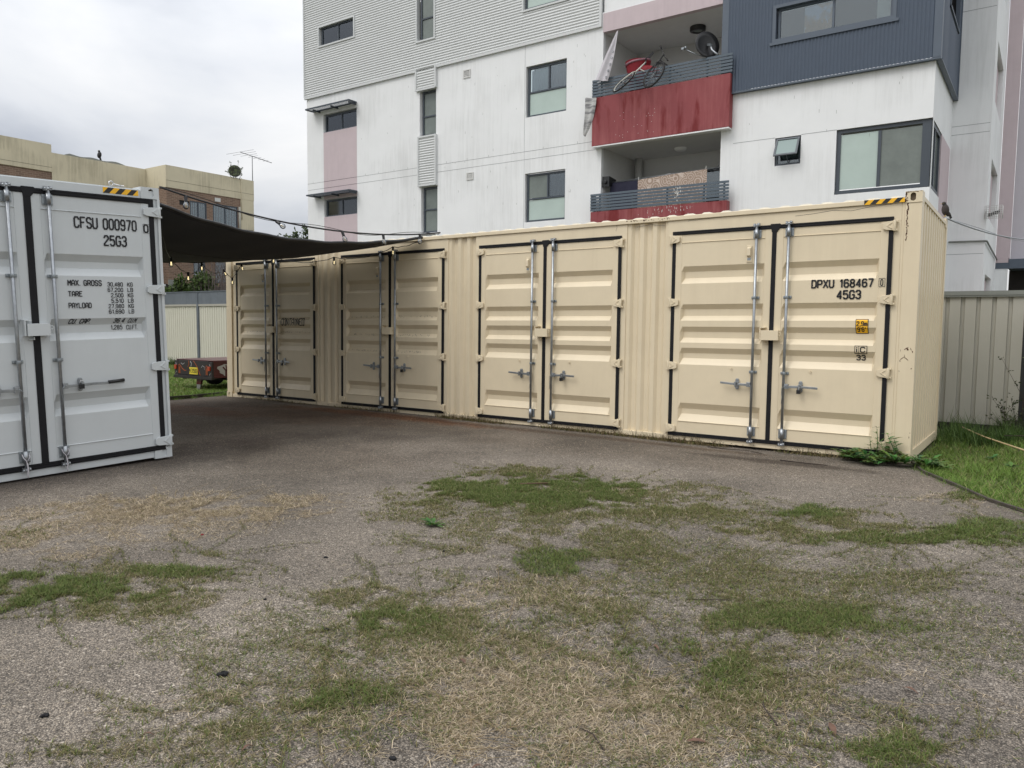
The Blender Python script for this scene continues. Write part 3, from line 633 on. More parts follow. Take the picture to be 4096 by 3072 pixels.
# rust and scratches on the right corner post and on the rail
rs = MB()
def blot(m, x, z, w_, h_, y, n=9, ang=0):
    pts = []
    for k in range(n):
        t = 2*math.pi*k/n; q = random.uniform(.45, 1); a_, b_ = w_*q*math.cos(t), h_*q*math.sin(t)
        pts.append((x+a_*math.cos(ang)-b_*math.sin(ang), z+a_*math.sin(ang)+b_*math.cos(ang)))
    m.prism(pts, y-.0012, y)
yp = -.0045
for k in range(30):
    z = 2.775-.40*(k/30)**1.1; blot(rs, 12.055+random.uniform(-.006, .010), z, .004+.011*random.random()*(1-k/34), .007+.016*random.random(), yp)
for k in range(26): blot(rs, 12.034+random.uniform(-.001, .02*(1 if k < 9 else .3)), 2.785+.10*random.random(), .006, .012*random.random()+.003, -.0125)
for k in range(16): blot(rs, 12.04+.14*random.random(), 2.889+random.uniform(-.004, .003), .012, .003, -.0125)
for x, z, w_, h_, a in ((12.105, 1.235, .007, .03, -.9), (12.12, 1.225, .012, .016, 0), (12.150, 1.225, .005, .022, .4), (12.165, 1.20, .009, .014, .2), (12.07, 1.13, .006, .035, -.9), (12.092, 1.15, .003, .03, .1), (12.115, 1.12, .006, .03, .8),
                        (12.05, 1.21, .002, .018, 0), (12.16, 1.02, .006, .011, -.5), (12.045, .99, .004, .007, 0), (12.05, 1.10, .005, .014, 0), (12.17, .28, .005, .014, 0), (12.178, .33, .004, .007, 0)):
    blot(rs, x, z, w_, h_, yp, 9, a)
for k in range(40):
    x = 8.75+.62*random.random(); blot(rs, x, 2.826-.035*random.random()*max(.2, 1-abs(x-9.2)*2), .006, .002+.010*random.random(), -.0225)
rs.build('rust_marks', M['rust'], bc)
ln = MB()     # soil and scratch lines along the sill
for k in range(60): blot(ln, random.uniform(.3, 12), .02+.05*random.random()**2, .03*random.random(), .004, -.0005)
ln.build('sill_dirt', M['twig'], bc)
dc = MB()     # dirt drips on the second pair's ribs
for x0, x1, zz in ((3.55, 5.45, 1.60), (3.55, 5.45, 1.30), (3.55, 5.2, 1.03), (.6, 2.4, 1.32)):
    for k in range(46):
        x = random.uniform(x0, x1)
        if abs(x-4.49) < .14 or abs(x-1.476) < .16: continue
        z = zz+random.uniform(-.012, .012); hh = random.uniform(.006, .022)
        v = [(x-.002, z), (x+.003, z), (x+.004, z-hh), (x-.001, z-hh)]
        dc.add([(a, fyB(a, b)-.003, b) for a, b in v], [(0, 1, 2, 3)])
dc.build('dirt_drips', M['wood'], bc)

# --- grey container
V = [5.4713, -4.43079, -.0349, 1.48965, .03472, .01912]
MWG = Matrix.Translation(V[:3]) @ Matrix.Rotation(V[3], 4, 'Z') @ rotAB(V[4], V[5])
gc = empty('shipping_container', label='pale grey shipping container with black door seals, nearest at left', cat='shipping container', mw=MWG)
g = MB(); g.box(-2.438, 0, 0, .06, .015, .085); g.box(-2.438, 0, 0, .1, 2.775, 2.862); g.box(-.072, 0, .0, .14, .118, 2.775); g.box(-2.438, -2.37, .0, .14, .118, 2.775)
g.box(-.03, 0, -.022, .0, .118, 2.776)
g.build('frame', M['grey'], gc, .004)
g = MB(); P_ = []; yy = .16; xx = -.03; i = 0; P_.append((xx, yy))
while yy < 5.9:
    dy, dx = [(.07, 0), (.07, -.036), (.07, 0), (.07, .036)][i % 4]; yy += dy; xx += dx; P_.append((xx, yy)); i += 1
g.add([(a, b, .1) for a, b in P_]+[(a, b, 2.84) for a, b in P_], [(k, k+1, len(P_)+k+1, len(P_)+k) for k in range(len(P_)-1)])
g.box(-.05, -.002, .14, 6.05, .02, .12); g.box(-.06, -.004, .14, 6.05, 2.82, 2.87); g.box(-2.4, -.03, 5.95, 6.05, .05, 2.86); g.box(-2.438, -2.40, .14, 6.05, .05, 2.86)
g.build('side_wall', M['grey'], gc)
MB().box(-2.43, -.008, .05, 6.05, 2.862, 2.875).build('roof', M['grey'], gc)
for z0 in (0, H-.118): casting(gc, -.19, .0, -.012, .17, z0, z0+.118, M['grey'], hole=-.085); casting(gc, -2.438, -2.25, -.012, .17, z0, z0+.118, M['grey'])
for z0 in (0, H-.118): MB().box(-.162, 0, 5.9, 6.06, z0, z0+.118).build('corner_casting', M['grey'], gc)
GB, GT = .118, 2.75
gasket(gc, -2.34, -1.256, -.095, GB, GT, .052, .062)
cuts = [q for r_ in REC_G for q in r_]
HG = (2.64, 1.831, 1.012, .19)
door(gc, -.118, -1.228, GB+.02, GT-.02, REC_G, dG, (2.585, .28), M['grey'], 1, -1.085, HG, (.165, .10), .883, .59, grip=True, mid=(1.95, 1.14), hookz=-.2)
door(gc, -2.32, -1.284, GB+.02, GT-.02, REC_G, dG, (2.585, .28), M['grey'], -1, -1.432, HG, (.165, .08), .883, .50, mid=(1.95, 1.14), hookz=-.2)
lockbox(gc, -1.365, -1.16, 1.385, 1.50, M['grey'])
stripes(gc, -.563, -.213, 2.797, 2.853, -.0005, 6, .9, 0)
fyG = lambda x, z: dG(z)-.010
def LG(body, x0, x1, z0, z1, sh=0, bold=1.35): lettering(gc, body, x0, x1, z0, z1, fyG, cuts, bold, sh)
LG('CFSU 000970', -.853, -.257, 2.435, 2.535, bold=1.35); LG('0', -.176, -.136, 2.428, 2.503, bold=1.35); outline(gc, -.190, -.121, 2.418, 2.512, lambda x, z: -.014, .003)
LG('25G3', -.583, -.366, 2.272, 2.368, bold=1.35)
LG('MAX. GROSS', -.948, -.636, 1.866, 1.916, bold=1.35)
for i, (num, un) in enumerate((('30,480', 'KG'), ('67,200', 'LB'), ('2,500', 'KG'), ('5,510', 'LB'), ('27,980', 'KG'), ('61,690', 'LB'))):
    z = 1.861-.0555*i; w_ = .148 if len(num) == 6 else .118
    LG(num, -.428-w_, -.428, z, z+.038, bold=1.1); LG(un, -.379, -.329, z, z+.038, bold=1.1)
LG('TARE', -.949, -.825, 1.760, 1.806, bold=1.35); LG('PAYLOAD', -.952, -.745, 1.644, 1.692, bold=1.35)
LG('CU. CAP.', -.957, -.758, 1.488, 1.532, .3, bold=1.35); LG('36.4', -.530, -.425, 1.488, 1.530, .3, bold=1.1); LG('CU.M.', -.384, -.294, 1.484, 1.526, .3, bold=1.1)
LG('1,285', -.547, -.434, 1.418, 1.460, bold=1.1); LG('CU.FT.', -.389, -.275, 1.414, 1.458, bold=1.1)
# sling eye and shackle on the grey roof edge
sk = MB(); sk.torus((-.47, .02, 2.90), (1, 0, 0), (0, 0, 1), .022, .006, 14, 6); sk.tube([(-.45, .02, 2.895), (-.40, .02, 2.888), (-.37, .02, 2.884)], .008, 8); sk.torus((-.36, .02, 2.887), (1, 0, 0), (0, 1, .3), .016, .004, 12, 5)
tag(sk.build('shackle', M['chrome']), 'bright steel snap hook on the roof edge of the grey container', 'hook').matrix_world = MWG

# --- padlocks
def padlock(MW, x, z, y, label):
    e_ = empty('padlock', label=label, cat='padlock', group='padlocks on the container handles', mw=MW @ Matrix.Translation((x, y, z)))
    MB().box(-.022, .022, -.014, .014, -.055, -.008).build('lock_body', M['black'], e_, .004)
    MB().tube([(-.014, 0, -.012), (-.014, 0, .014), (-.008, 0, .026), (.008, 0, .026), (.014, 0, .014), (.014, 0, -.012)], .004, 8).build('lock_shackle', M['chrome'], e_)
for (a, c, b, r1, r2), lab in zip(DS, ('farthest padlock, on the beige door marked CONTAINED', 'black padlock on the second pair of beige doors, under the sail edge', 'black padlock on the third pair of beige doors', 'black padlock on the beige door with the yellow sticker')):
    padlock(MWB, r2+.18, .745, -.082, lab)
padlock(MWG, -1.085+.175, .90, -.09, 'black padlock on the grey container handle')
# looped cord at the feet of the grey rods
for rx_ in (-1.085, -1.432):
    c_ = MB(); z = .25
    c_.tube([(rx_-.03, -.045, z+.01), (rx_-.028, -.07, z-.02), (rx_-.005, -.078, z-.055), (rx_, -.08, z-.09), (rx_+.004, -.08, z-.14), (rx_-.004, -.08, z-.19), (rx_, -.08, z-.22)], [.004, .004, .004, .007, .006, .007, .004], 6)
    c_.tube([(rx_+.03, -.045, z+.01), (rx_+.028, -.07, z-.02), (rx_+.005, -.078, z-.055)], .004, 6)
    o = tag(c_.build('rope', M['cloth_w']), 'white twisted cord tied round the foot of the %s grey lock rod' % ('right' if rx_ > -1.2 else 'left'), 'rope', 'cords on the grey container'); o.matrix_world = MWG

# ---------------------------------------------------------------- apartment building (facade plane y = 9)
ab = empty('apartment_building', (2, 9, 0), 'white apartment block with pale corrugated top, navy steel bay and red balconies', 'building')
FY = 9.0
HL = [(-7.43, -5.79, 7.99, 8.60, .17), (-7.43, -5.79, 5.13, 5.72, .17), (-2.99, -2.32, 7.27, 8.66, .2), (-2.93, -2.26, 4.30, 5.72, .2), (-2.93, -2.26, 1.4, 2.8, .2),
      (1.0, 2.33, 7.27, 8.66, .13), (1.0, 2.33, 4.36, 5.72, .13), (3.44, 6.68, 7.2, 9.09, .12), (3.44, 6.68, 4.2, 6.15, .12)]
m = MB(); wall_holes(m, -8.28, 6.80, -.2, 9.60, FY, HL)
m.box(-8.28, -8.26, FY+.002, FY+14, -.2, 9.6)
m.add([(6.80, FY, -.2), (11.17, FY, -.2)], [])
wall_holes(m, 6.80, 11.17, -.2, 6.97, FY, [(7.97, 8.545, 5.16, 5.79, .14), (9.30, 11.171, 4.39, 5.795, .2)])
# right flank: upper strip, set-back lower strip, ledge
m.add([(11.17, FY, 5.795), (11.17, 12.4, 5.795), (11.17, 12.4, 6.97), (11.17, FY, 6.97)], [(0, 1, 2, 3)])
m.add([(11.17, FY, -.2), (11.17, 12.4, -.2), (11.17, 12.4, 4.39), (11.17, FY, 4.39)], [(0, 1, 2, 3)])
m.add([(10.9, FY, 4.39), (11.17, FY, 4.39), (11.17, 10.62, 4.39), (10.9, 10.62, 4.39)], [(0, 1, 2, 3)])
# wing behind
wall_holes(m, 11.17, 11.99, -.2, 16, 12.4, [])
m.add([(11.99, 12.4, -.2)], [])
def sidewall(m, x, y0, y1, z0, z1, holes, dep=.18):
    ys = sorted({y0, y1}|{c for h in holes for c in h[:2]}); zs = sorted({z0, z1}|{c for h in holes for c in h[2:4]})
    for i in range(len(ys)-1):
        for j in range(len(zs)-1):
            a, b = (ys[i]+ys[i+1])/2, (zs[j]+zs[j+1])/2
            if any(h[0] < a < h[1] and h[2] < b < h[3] for h in holes): continue
            m.add([(x, ys[i], zs[j]), (x, ys[i+1], zs[j]), (x, ys[i+1], zs[j+1]), (x, ys[i], zs[j+1])], [(0, 1, 2, 3)])
    for a, b, c, d in holes: m.add([(x, a, c), (x, b, c), (x, b, d), (x, a, d), (x-dep, a, c), (x-dep, b, c), (x-dep, b, d), (x-dep, a, d)], [(0, 4, 5, 1), (1, 5, 6, 2), (2, 6, 7, 3), (3, 7, 4, 0), (4, 7, 6, 5)])
SH = [(13.24, 15.8, 7.0, 8.44), (13.24, 15.8, 4.2, 5.64), (13.1, 15.5, 1.4, 2.81), (13.24, 15.8, 9.9, 11.3)]
sidewall(m, 11.99, 12.4, 16.9, -.2, 16, SH)
m.box(11.99, 12.30, 16.902, 17.1, -.2, 3.18)
m.box(12.30, 12.72, 18.4, 18.5, -.2, 2.94)
m.add([(6.80, 9.02, 9.55), (3.44, 9.02, 9.55), (3.44, 9.02, 10.6), (6.80, 9.02, 10.6)], [(0, 1, 2, 3)])
m.build('wall', M['white_ren'], ab, fix=False)
# roof and hidden faces so that the block is solid from the side
MB().box(-8.25, 12.0, 9.2, 23, 14.6, 14.8).build('roof_slab', M['fence_cap'], ab)
# grooves and cracks
gv = MB()
def gro(x0, x1, z, y=FY, t=.011): MB().box(x0, x1, y-.0025, y-.0005, z-t/2, z+t/2).build('wall_joint', M['joint'], ab)
for z in (6.335, 6.115):
    gro(-8.27, -7.43, z); gro(-5.79, -3.03, z); gro(-2.27, 3.26, z)
gro(6.98, 7.97, 5.80); gro(8.545, 9.30, 5.80)
for z in (8.99, 6.32, 6.12, 3.26): gro(11.18, 11.97, z, 12.4)
gv.box(.962, .970, FY-.0025, FY-.0005, 4.0, 9.22); gv.build('wall_joint', M['joint'], ab)
sp = MB()     # short dark weep marks and stains on the render
for k in range(48):
    x = random.choice([random.uniform(-5.6, -3.2), random.uniform(-2.1, .9), random.uniform(2.4, 3.1), random.uniform(7.1, 11), random.uniform(-2.1, .9)]); z = random.uniform(4.8, 9.0)
    if 6.8 < x and z > 6.8: z = random.uniform(5.9, 6.7)
    if .8 < x < 2.4: continue
    hh = random.uniform(.02, .08); sp.box(x, x+.006, FY-.002, FY-.0006, z, z+hh)
for x in (-8.0, -7.1, -5.4, -4.8, -4.1, -3.5, -1.9, -1.1, -.3, .6, 1.6, 2.7): sp.box(x, x+.008, FY-.002, FY-.0006, 6.345, 6.40)
sp.build('weep_mark', M['fence_cap'], ab)
# mauve strips
for bx_ in ((-7.43, -5.79, FY-.004, FY+.12, 5.722, 7.988), (-7.43, -5.79, FY-.004, FY+.12, -.2, 5.128)): MB().box(*bx_).build('mauve_panel', M['mauve'], ab)
m = MB()
m.box(3.44, 6.80, FY-.03, FY+.12, 9.085, 9.56).build('mauve_panel', M['mauve'], ab)
for bx_ in ((11.12, 11.168, 10.62, 12.38, 4.392, 5.79), (11.15, 11.1745, 10.62, 12.0, -.1, 4.392), (12.0, 12.33, 16.9, 17.3, 3.48, 16), (12.0, 12.31, 16.88, 17.2, 3.35, 3.476)): MB().box(*bx_).build('mauve_panel', M['mauve'], ab)
gv = MB()
for z in (6.335, 6.115): gv.box(-7.43, -5.79, FY-.0065, FY-.0045, z-.005, z+.005)
gv.build('wall_joint', M['wood_dark'], ab)
MB().box(12.33, 13.6, 17.5, 17.7, 3.45, 16).build('far_wall', M['mauve'], ab).data.materials[0] = mat('lavender_render', (.60, .58, .62), .85, var=.03, streak=.2)
m = MB(); m.box(12.0, 12.32, 16.89, 17.1, 3.18, 3.349); m.box(12.32, 14, 16.9, 18, 3.18, 3.45); m.build('canopy', M['navy_trim'], ab)
MB().box(12.31, 14, 17.9, 18.2, -.2, 3.178).build('entry_recess', M['wood_dark'], ab)
# horizontal corrugated cladding
PH = .0762
def corr_h(m, x0, x1, z0, z1, y, amp=.0105, k=6):
    n = max(2, int((z1-z0)/PH*k)); zs = [z0+(z1-z0)*i/n for i in range(n+1)]
    m.add([(x, y-amp+amp*math.cos(z/PH*2*math.pi), z) for z in zs for x in (x0, x1)], [(2*i, 2*i+1, 2*i+3, 2*i+2) for i in range(n)], True)
WH = [(-7.60, -5.81, 10.84, 11.55), (-3.10, -2.32, 10.10, 13.2), (.88, 2.42, 10.14, 11.6)]
m = MB(); xs_ = sorted({-8.33, 3.33}|{c for h in WH for c in h[:2]})
for a, b in zip(xs_[:-1], xs_[1:]):
    hs = sorted([h[2:] for h in WH if h[0] < (a+b)/2 < h[1]]); z = 9.29
    for c, d in hs: corr_h(m, a, b, z, c, FY-.03); z = d
    corr_h(m, a, b, z, 14.6, FY-.03)
for a_ in ((-3.06, -2.32, 8.69, 9.24), (-2.99, -2.32, 5.77, 7.21), (-2.93, -2.26, 2.85, 4.22)): m2_ = MB(); corr_h(m2_, *a_, FY-.05); m2_.build('infill_panel', M['cladding'], ab, fix=False)
m.add([(-8.335, FY-.03, 9.29), (-8.335, FY+14, 9.29), (-8.335, FY+14, 14.6), (-8.335, FY-.03, 14.6)], [(0, 1, 2, 3)])
m.add([(3.335, FY-.03, 9.60), (3.335, FY+2, 9.60), (3.335, FY+2, 14.6), (3.335, FY-.03, 14.6)], [(0, 1, 2, 3)])
m.build('corrugated_cladding', M['cladding'], ab, fix=False)
def trimframe(m, x0, x1, z0, z1, y0, y1, t=.045):
    m.box(x0, x1, y0, y1, z1-t, z1); m.box(x0, x1, y0, y1, z0, z0+t); m.box(x0, x0+t, y0, y1, z0+t, z1-t); m.box(x1-t, x1, y0, y1, z0+t, z1-t)
for bx_ in ((-8.35, -3.10, FY-.065, FY-.0, 9.235, 9.30), (-2.29, 3.40, FY-.065, FY-.0, 9.235, 9.30), (-8.37, -8.32, FY-.06, FY, 9.30, 14.6), (3.33, 3.40, FY-.06, FY, 9.30, 14.6), (-3.12, -3.06, FY-.085, FY, 8.66, 9.234), (-2.33, -2.27, FY-.085, FY, 8.66, 9.31), (-3.06, -2.33, FY-.085, FY, 8.64, 8.69)): MB().box(*bx_).build('cladding_flashing', M['cladding'], ab)
for (a, b, c, d) in ((-3.02, -2.27, 5.73, 7.26), (-2.96, -2.21, 2.8, 4.28)): m = MB(); trimframe(m, a, b, c, d, FY-.085, FY-.001, .05); m.build('cladding_flashing', M['cladding'], ab)
for (a, b, c, d) in WH: m = MB(); trimframe(m, a, b, c, d, FY-.07, FY+.10, .05); m.build('window_surround', M['cladding'], ab)
# navy bay: vertical corrugations
NY = FY-.10
def corr_v(m, x0, x1, z0, z1, y, pitch=.0762, amp=.010, axis='x'):
    n = int((x1-x0)/pitch*6); P_ = [x0+(x1-x0)*i/n for i in range(n+1)]; q = [y-amp+amp*math.cos(x/pitch*2*math.pi) for x in P_]
    if axis == 'x': v = [(x, a, z0) for x, a in zip(P_, q)]+[(x, a, z1) for x, a in zip(P_, q)]
    else: v = [(y-(a-y), x, z0) for x, a in zip(P_, q)]+[(y-(a-y), x, z1) for x, a in zip(P_, q)]
    m.add(v, [(i, i+1, n+1+i+1, n+1+i) for i in range(n)], True)
m = MB(); NW = (7.86, 10.41, 7.90, 8.72)
corr_v(m, 6.83, NW[0], 6.97, 14.6, NY); corr_v(m, NW[0], NW[1], 6.97, NW[2], NY); corr_v(m, NW[0], NW[1], NW[3], 14.6, NY); corr_v(m, NW[1], 11.13, 6.97, 14.6, NY)
SX = 11.27
corr_v(m, 9.05, 10.04, 6.97, 14.6, SX-.02, axis='y'); corr_v(m, 10.04, 11.75, 6.97, 8.35, SX-.02, axis='y'); corr_v(m, 11.75, 12.38, 6.97, 14.6, SX-.02, axis='y'); corr_v(m, 10.04, 11.75, 9.9, 14.6, SX-.02, axis='y')
m.build('navy_cladding', M['navy'], ab, fix=False)
m = MB(); m.box(6.70, 11.27, NY-.015, FY+.0, 6.93, 6.965); m.box(6.675, 6.83, NY-.02, FY+.1, 6.965, 14.6); m.box(11.12, 11.27, NY-.02, FY+.05, 6.966, 14.6); m.box(11.18, 11.285, FY+.02, 12.4, 6.93, 6.964); m.box(11.2, 11.285, 12.34, 12.4, 6.966, 14.6)
trimframe(m, NW[0], NW[1], NW[2], NW[3], NY-.03, FY+.08, .07); m.box(NW[0]-.05, NW[1]+.05, NY-.045, NY-.03, 7.84, 7.90)
m.box(11.2, 11.29, 10.0, 10.05, 8.30, 9.95); m.box(11.2, 11.30, 10.0, 11.8, 8.30, 8.35); m.box(11.2, 11.29, 11.75, 11.8, 8.36, 9.95)
m.build('navy_trim', M['navy_trim'], ab)
m = MB(); m.box(10.7, 10.72, 9.9, 11.9, 8.0, 10.3); m.box(10.72, 11.22, 9.9, 11.9, 9.9, 9.95); m.box(10.72, 11.22, 11.80, 11.9, 8.0, 9.9); m.build('window_recess', M['room'], ab)
# windows ------------------------------------------------------
def window(x0, x1, z0, z1, y, frame_mat, bars=(), panes=None, t=.05, room=True, parent=ab):
    """frame with glazing bars; panes = list of (x0,x1,z0,z1,kind)"""
    f_ = MB(); trimframe(f_, x0, x1, z0, z1, y, y+.06, t)
    for kind, a, lo, hi in bars:
        if kind == 'v': f_.box(a-t*.42, a+t*.42, y+.004, y+.056, lo, hi)
        else: f_.box(lo, hi, y+.004, y+.056, a-t*.42, a+t*.42)
    f = f_.build('window', frame_mat, parent)
    f.data.name = 'window'
    def sub(mb, nm, mt):
        o = mb.build(nm, mt, f); return o
    for (a, b, c, d, kind) in panes or ():
        yy = y+.03
        if kind in ('frost', 'frost_dark'): sub(MB().box(a, b, yy, yy+.008, c, d), 'pane', M[kind])
        else:
            sub(MB().box(a, b, yy, yy+.006, c, d), 'pane', M['glass'])
            if kind.startswith('curtain'):
                n = max(8, int((b-a)*60)); xs = [a+(b-a)*i/n for i in range(n+1)]
                g_ = grid_mesh(xs, [c, d], lambda x, z: yy+.09+.018*math.sin(x*55)+.01*math.sin(x*23)); sub(g_, 'curtain', M['curtain_br' if kind == 'curtain_br' else 'curtain'])
            if kind == 'blind':
                b_ = MB(); x = a
                while x < b-.02: b_.add([(x, yy+.08, c), (x+.075, yy+.10, c), (x+.075, yy+.10, d), (x, yy+.08, d)], [(0, 1, 2, 3)]); x += .088
                sub(b_, 'blind', M['curtain'])
    if room: sub(MB().box(x0-.1, x1+.1, y+.45, y+.5, z0-.1, z1+.1), 'dark_room', M['room'])
    return f
window(-7.40, -5.81, 7.99, 8.58, FY+.08, M['frame'], [('v', -6.6, 8.04, 8.53)], [(-7.35, -6.62, 8.04, 8.53, 'glass'), (-6.58, -5.86, 8.04, 8.53, 'glass')])
window(-7.40, -5.81, 5.13, 5.70, FY+.08, M['frame'], [('v', -6.6, 5.18, 5.65)], [(-7.35, -6.62, 5.18, 5.65, 'curtain'), (-6.58, -5.86, 5.18, 5.65, 'glass')])
window(-7.50, -5.86, 10.88, 11.5, FY+.02, M['frame'], [('v', -6.68, 10.93, 11.45)], [(-7.45, -6.70, 10.93, 11.45, 'blind'), (-6.66, -5.91, 10.93, 11.45, 'blind')])
window(-2.96, -2.36, 10.15, 13.1, FY+.02, M['frame'], [('h', 10.80, -2.92, -2.4)], [(-2.92, -2.4, 10.2, 10.78, 'frost_dark'), (-2.92, -2.4, 10.82, 13.05, 'frost_dark')])
window(-2.95, -2.33, 7.28, 8.63, FY+.10, M['frame'], [('h', 7.88, -2.9, -2.37)], [(-2.9, -2.38, 7.90, 8.58, 'frost_dark'), (-2.9, -2.38, 7.33, 7.86, 'frost_dark')])
window(-2.90, -2.27, 4.31, 5.70, FY+.10, M['frame'], [('h', 5.02, -2.85, -2.3)], [(-2.85, -2.32, 5.04, 5.65, 'frost_dark'), (-2.85, -2.32, 4.36, 5.0, 'frost_dark')])
window(-2.90, -2.27, 1.45, 2.75, FY+.10, M['frame'], [], [(-2.85, -2.32, 1.5, 2.7, 'frost_dark')])
window(1.03, 2.33, 7.28, 8.64, FY+.07, M['frame'], [('h', 7.95, 1.08, 2.28), ('v', 1.72, 7.97, 8.6)], [(1.08, 1.70, 7.98, 8.58, 'curtain'), (1.74, 2.28, 7.98, 8.58, 'curtain_br'), (1.08, 2.28, 7.33, 7.92, 'frost')])
window(1.03, 2.33, 4.37, 5.70, FY+.07, M['frame'], [('h', 5.01, 1.08, 2.28), ('v', 1.72, 5.03, 5.66)], [(1.08, 1.70, 5.04, 5.65, 'frost_dark'), (1.74, 2.28, 5.04, 5.65, 'curtain_br'), (1.08, 2.28, 4.42, 4.98, 'frost')])
window(.95, 2.36, 10.2, 11.55, FY+.02, M['frame'], [('h', 10.78, 1.0, 2.3)], [(1.0, 2.31, 10.25, 10.76, 'frost'), (1.0, 2.31, 10.8, 11.5, 'frost_dark')])
w_ = window(7.95, 10.33, 7.96, 8.66, FY-.02, M['navy_trim'], [('v', 9.14, 8.02, 8.6)], [(8.0, 9.12, 8.02, 8.6, 'glass'), (9.16, 10.28, 8.02, 8.6, 'glass')])
# fabric and print behind the navy bay window
c_ = MB(); c_.box(10.0, 10.28, FY+.10, FY+.11, 8.02, 8.6); c_.build('curtain', M['curtain'], w_)
pm = mat('window_print', (.70, .75, .97), .6, col2=(.62, .44, .36), c2scale=3, c2lo=.45, c2hi=.55)
MB().box(8.52, 9.10, FY+.022, FY+.024, 8.03, 8.58).build('print', pm, w_)
c_ = MB()      # plain pale skyline band at the foot of the print
for k in range(22):
    x = 8.53+k*.026; hh = .08+.12*abs(math.sin(k*.7))+random.uniform(0, .05); c_.box(x, x+.026, FY+.0185, FY+.021, 8.03, 8.03+hh)
c_.build('print_band', mat('print_band', (.66, .42, .28), .7, var=.3, vscale=30), w_)
# small awning window with an open sash
w_ = window(7.97, 8.545, 5.16, 5.79, FY+.05, M['frame'], [], [(8.01, 8.5, 5.2, 5.75, 'glass')])
hgx = (8.0, 8.52); top = Vector((0, FY+.03, 5.755)); dn = Vector((0, -.24, -.42)); nn = dn.cross(Vector((1, 0, 0))).normalized()
s_ = MB(); t = .04; dl = dn.length; d_ = dn.normalized()
def P3(x, k, o=0): q = top+d_*k+nn*o; return (x, q.y, q.z)
for a, b, k0, k1 in ((hgx[0], hgx[1], 0, t), (hgx[0], hgx[1], dl-t, dl), (hgx[0], hgx[0]+t, t, dl-t), (hgx[1]-t, hgx[1], t, dl-t)):
    s_.add([P3(a, k0), P3(b, k0), P3(b, k1), P3(a, k1), P3(a, k0, .03), P3(b, k0, .03), P3(b, k1, .03), P3(a, k1, .03)], [(0, 3, 2, 1), (4, 5, 6, 7), (0, 1, 5, 4), (1, 2, 6, 5), (2, 3, 7, 6), (3, 0, 4, 7)])
s_.bar((8.26, FY+.05, 5.22), (8.26, FY-.14, 5.40), .015); s_.build('open_sash', M['frame'], w_)
a, b, k0, k1 = hgx[0]+t, hgx[1]-t, t, dl-t
MB().add([P3(a, k0, .012), P3(b, k0, .012), P3(b, k1, .012), P3(a, k1, .012)], [(0, 1, 2, 3)]).build('sash_pane', mat('sash_glass', (.22, .29, .28), .12), w_)
# corner window
w_ = window(9.31, 11.15, 4.39, 5.79, FY+.05, M['frame'], [('v', 10.17, 4.5, 5.68)], [(9.38, 10.14, 4.50, 5.68, 'frost'), (10.2, 10.98, 4.50, 5.68, 'frost_dark')], t=.075, room=False)
m = MB(); m.box(10.98, 11.15, FY+.047, FY+.12, 4.40, 5.785); m.box(9.31, 11.15, FY+.02, FY+.049, 4.40, 4.47)
m.box(11.07, 11.15, FY+.12, 10.55, 5.70, 5.785); m.box(11.07, 11.15, FY+.12, 10.55, 4.40, 4.49); m.box(11.07, 11.145, 9.72, 9.80, 4.49, 5.70); m.box(11.07, 11.15, 10.48, 10.55, 4.49, 5.70)
m.build('corner_post', M['frame'], w_)
MB().box(11.10, 11.106, 9.12, 10.48, 4.49, 5.70).build('side_pane', M['frost_dark'], w_)
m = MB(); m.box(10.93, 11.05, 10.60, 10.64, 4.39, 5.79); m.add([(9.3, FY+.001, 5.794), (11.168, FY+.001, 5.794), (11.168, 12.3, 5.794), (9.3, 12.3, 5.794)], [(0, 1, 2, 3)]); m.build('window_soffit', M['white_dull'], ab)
for (a, b, c, d) in SH[:3]: MB().box(11.84, 11.88, a+1.4, b-.02, c+.04, d-.04).build('window_reveal', M['mauve'], ab)
# louvred vents
for (a, b, c, d) in ((-1.25, -.98, 8.73, 8.97), (-1.11, -.85, 5.75, 5.97)):
    v = MB(); trimframe(v, a, b, c, d, FY-.022, FY-.002, .03); v = v.build('wall_vent', M['pvc'], ab)
    q = MB()
    for k in range(5): z = c+.035+k*(d-c-.07)/5; q.add([(a+.03, FY-.02, z), (b-.03, FY-.02, z), (b-.03, FY-.006, z+.028), (a+.03, FY-.006, z+.028)], [(0, 1, 2, 3)])
    q.build('louvre', M['pvc'], v); MB().box(a+.03, b-.03, FY-.0045, FY-.0025, c+.03, d-.03).build('vent_hole', M['room'], v)
# sunshades
for z, ys in ((8.755, 8.62), (5.855, 8.62)):
    s_ = MB(); s_.box(-7.92, -5.76, ys, ys+.03, z-.02, z+.025); s_.box(-7.92, -5.76, FY-.05, FY-.02, z-.02, z+.025); s_.box(-7.92, -7.88, ys+.03, FY-.05, z-.02, z+.025); s_.box(-5.80, -5.76, ys+.03, FY-.05, z-.02, z+.025)
    for k in range(6): y = ys+.055+k*.052; s_.obox((-6.84, y, z), (1.04, 0, 0), (0, .019, .011), (0, -.0015, .003))
    for x in (-7.6, -6.7, -5.84): s_.box(x, x+.03, FY-.33, FY-.001, z-.075, z-.022)
    s_.build('sunshade', M['frame'], ab)
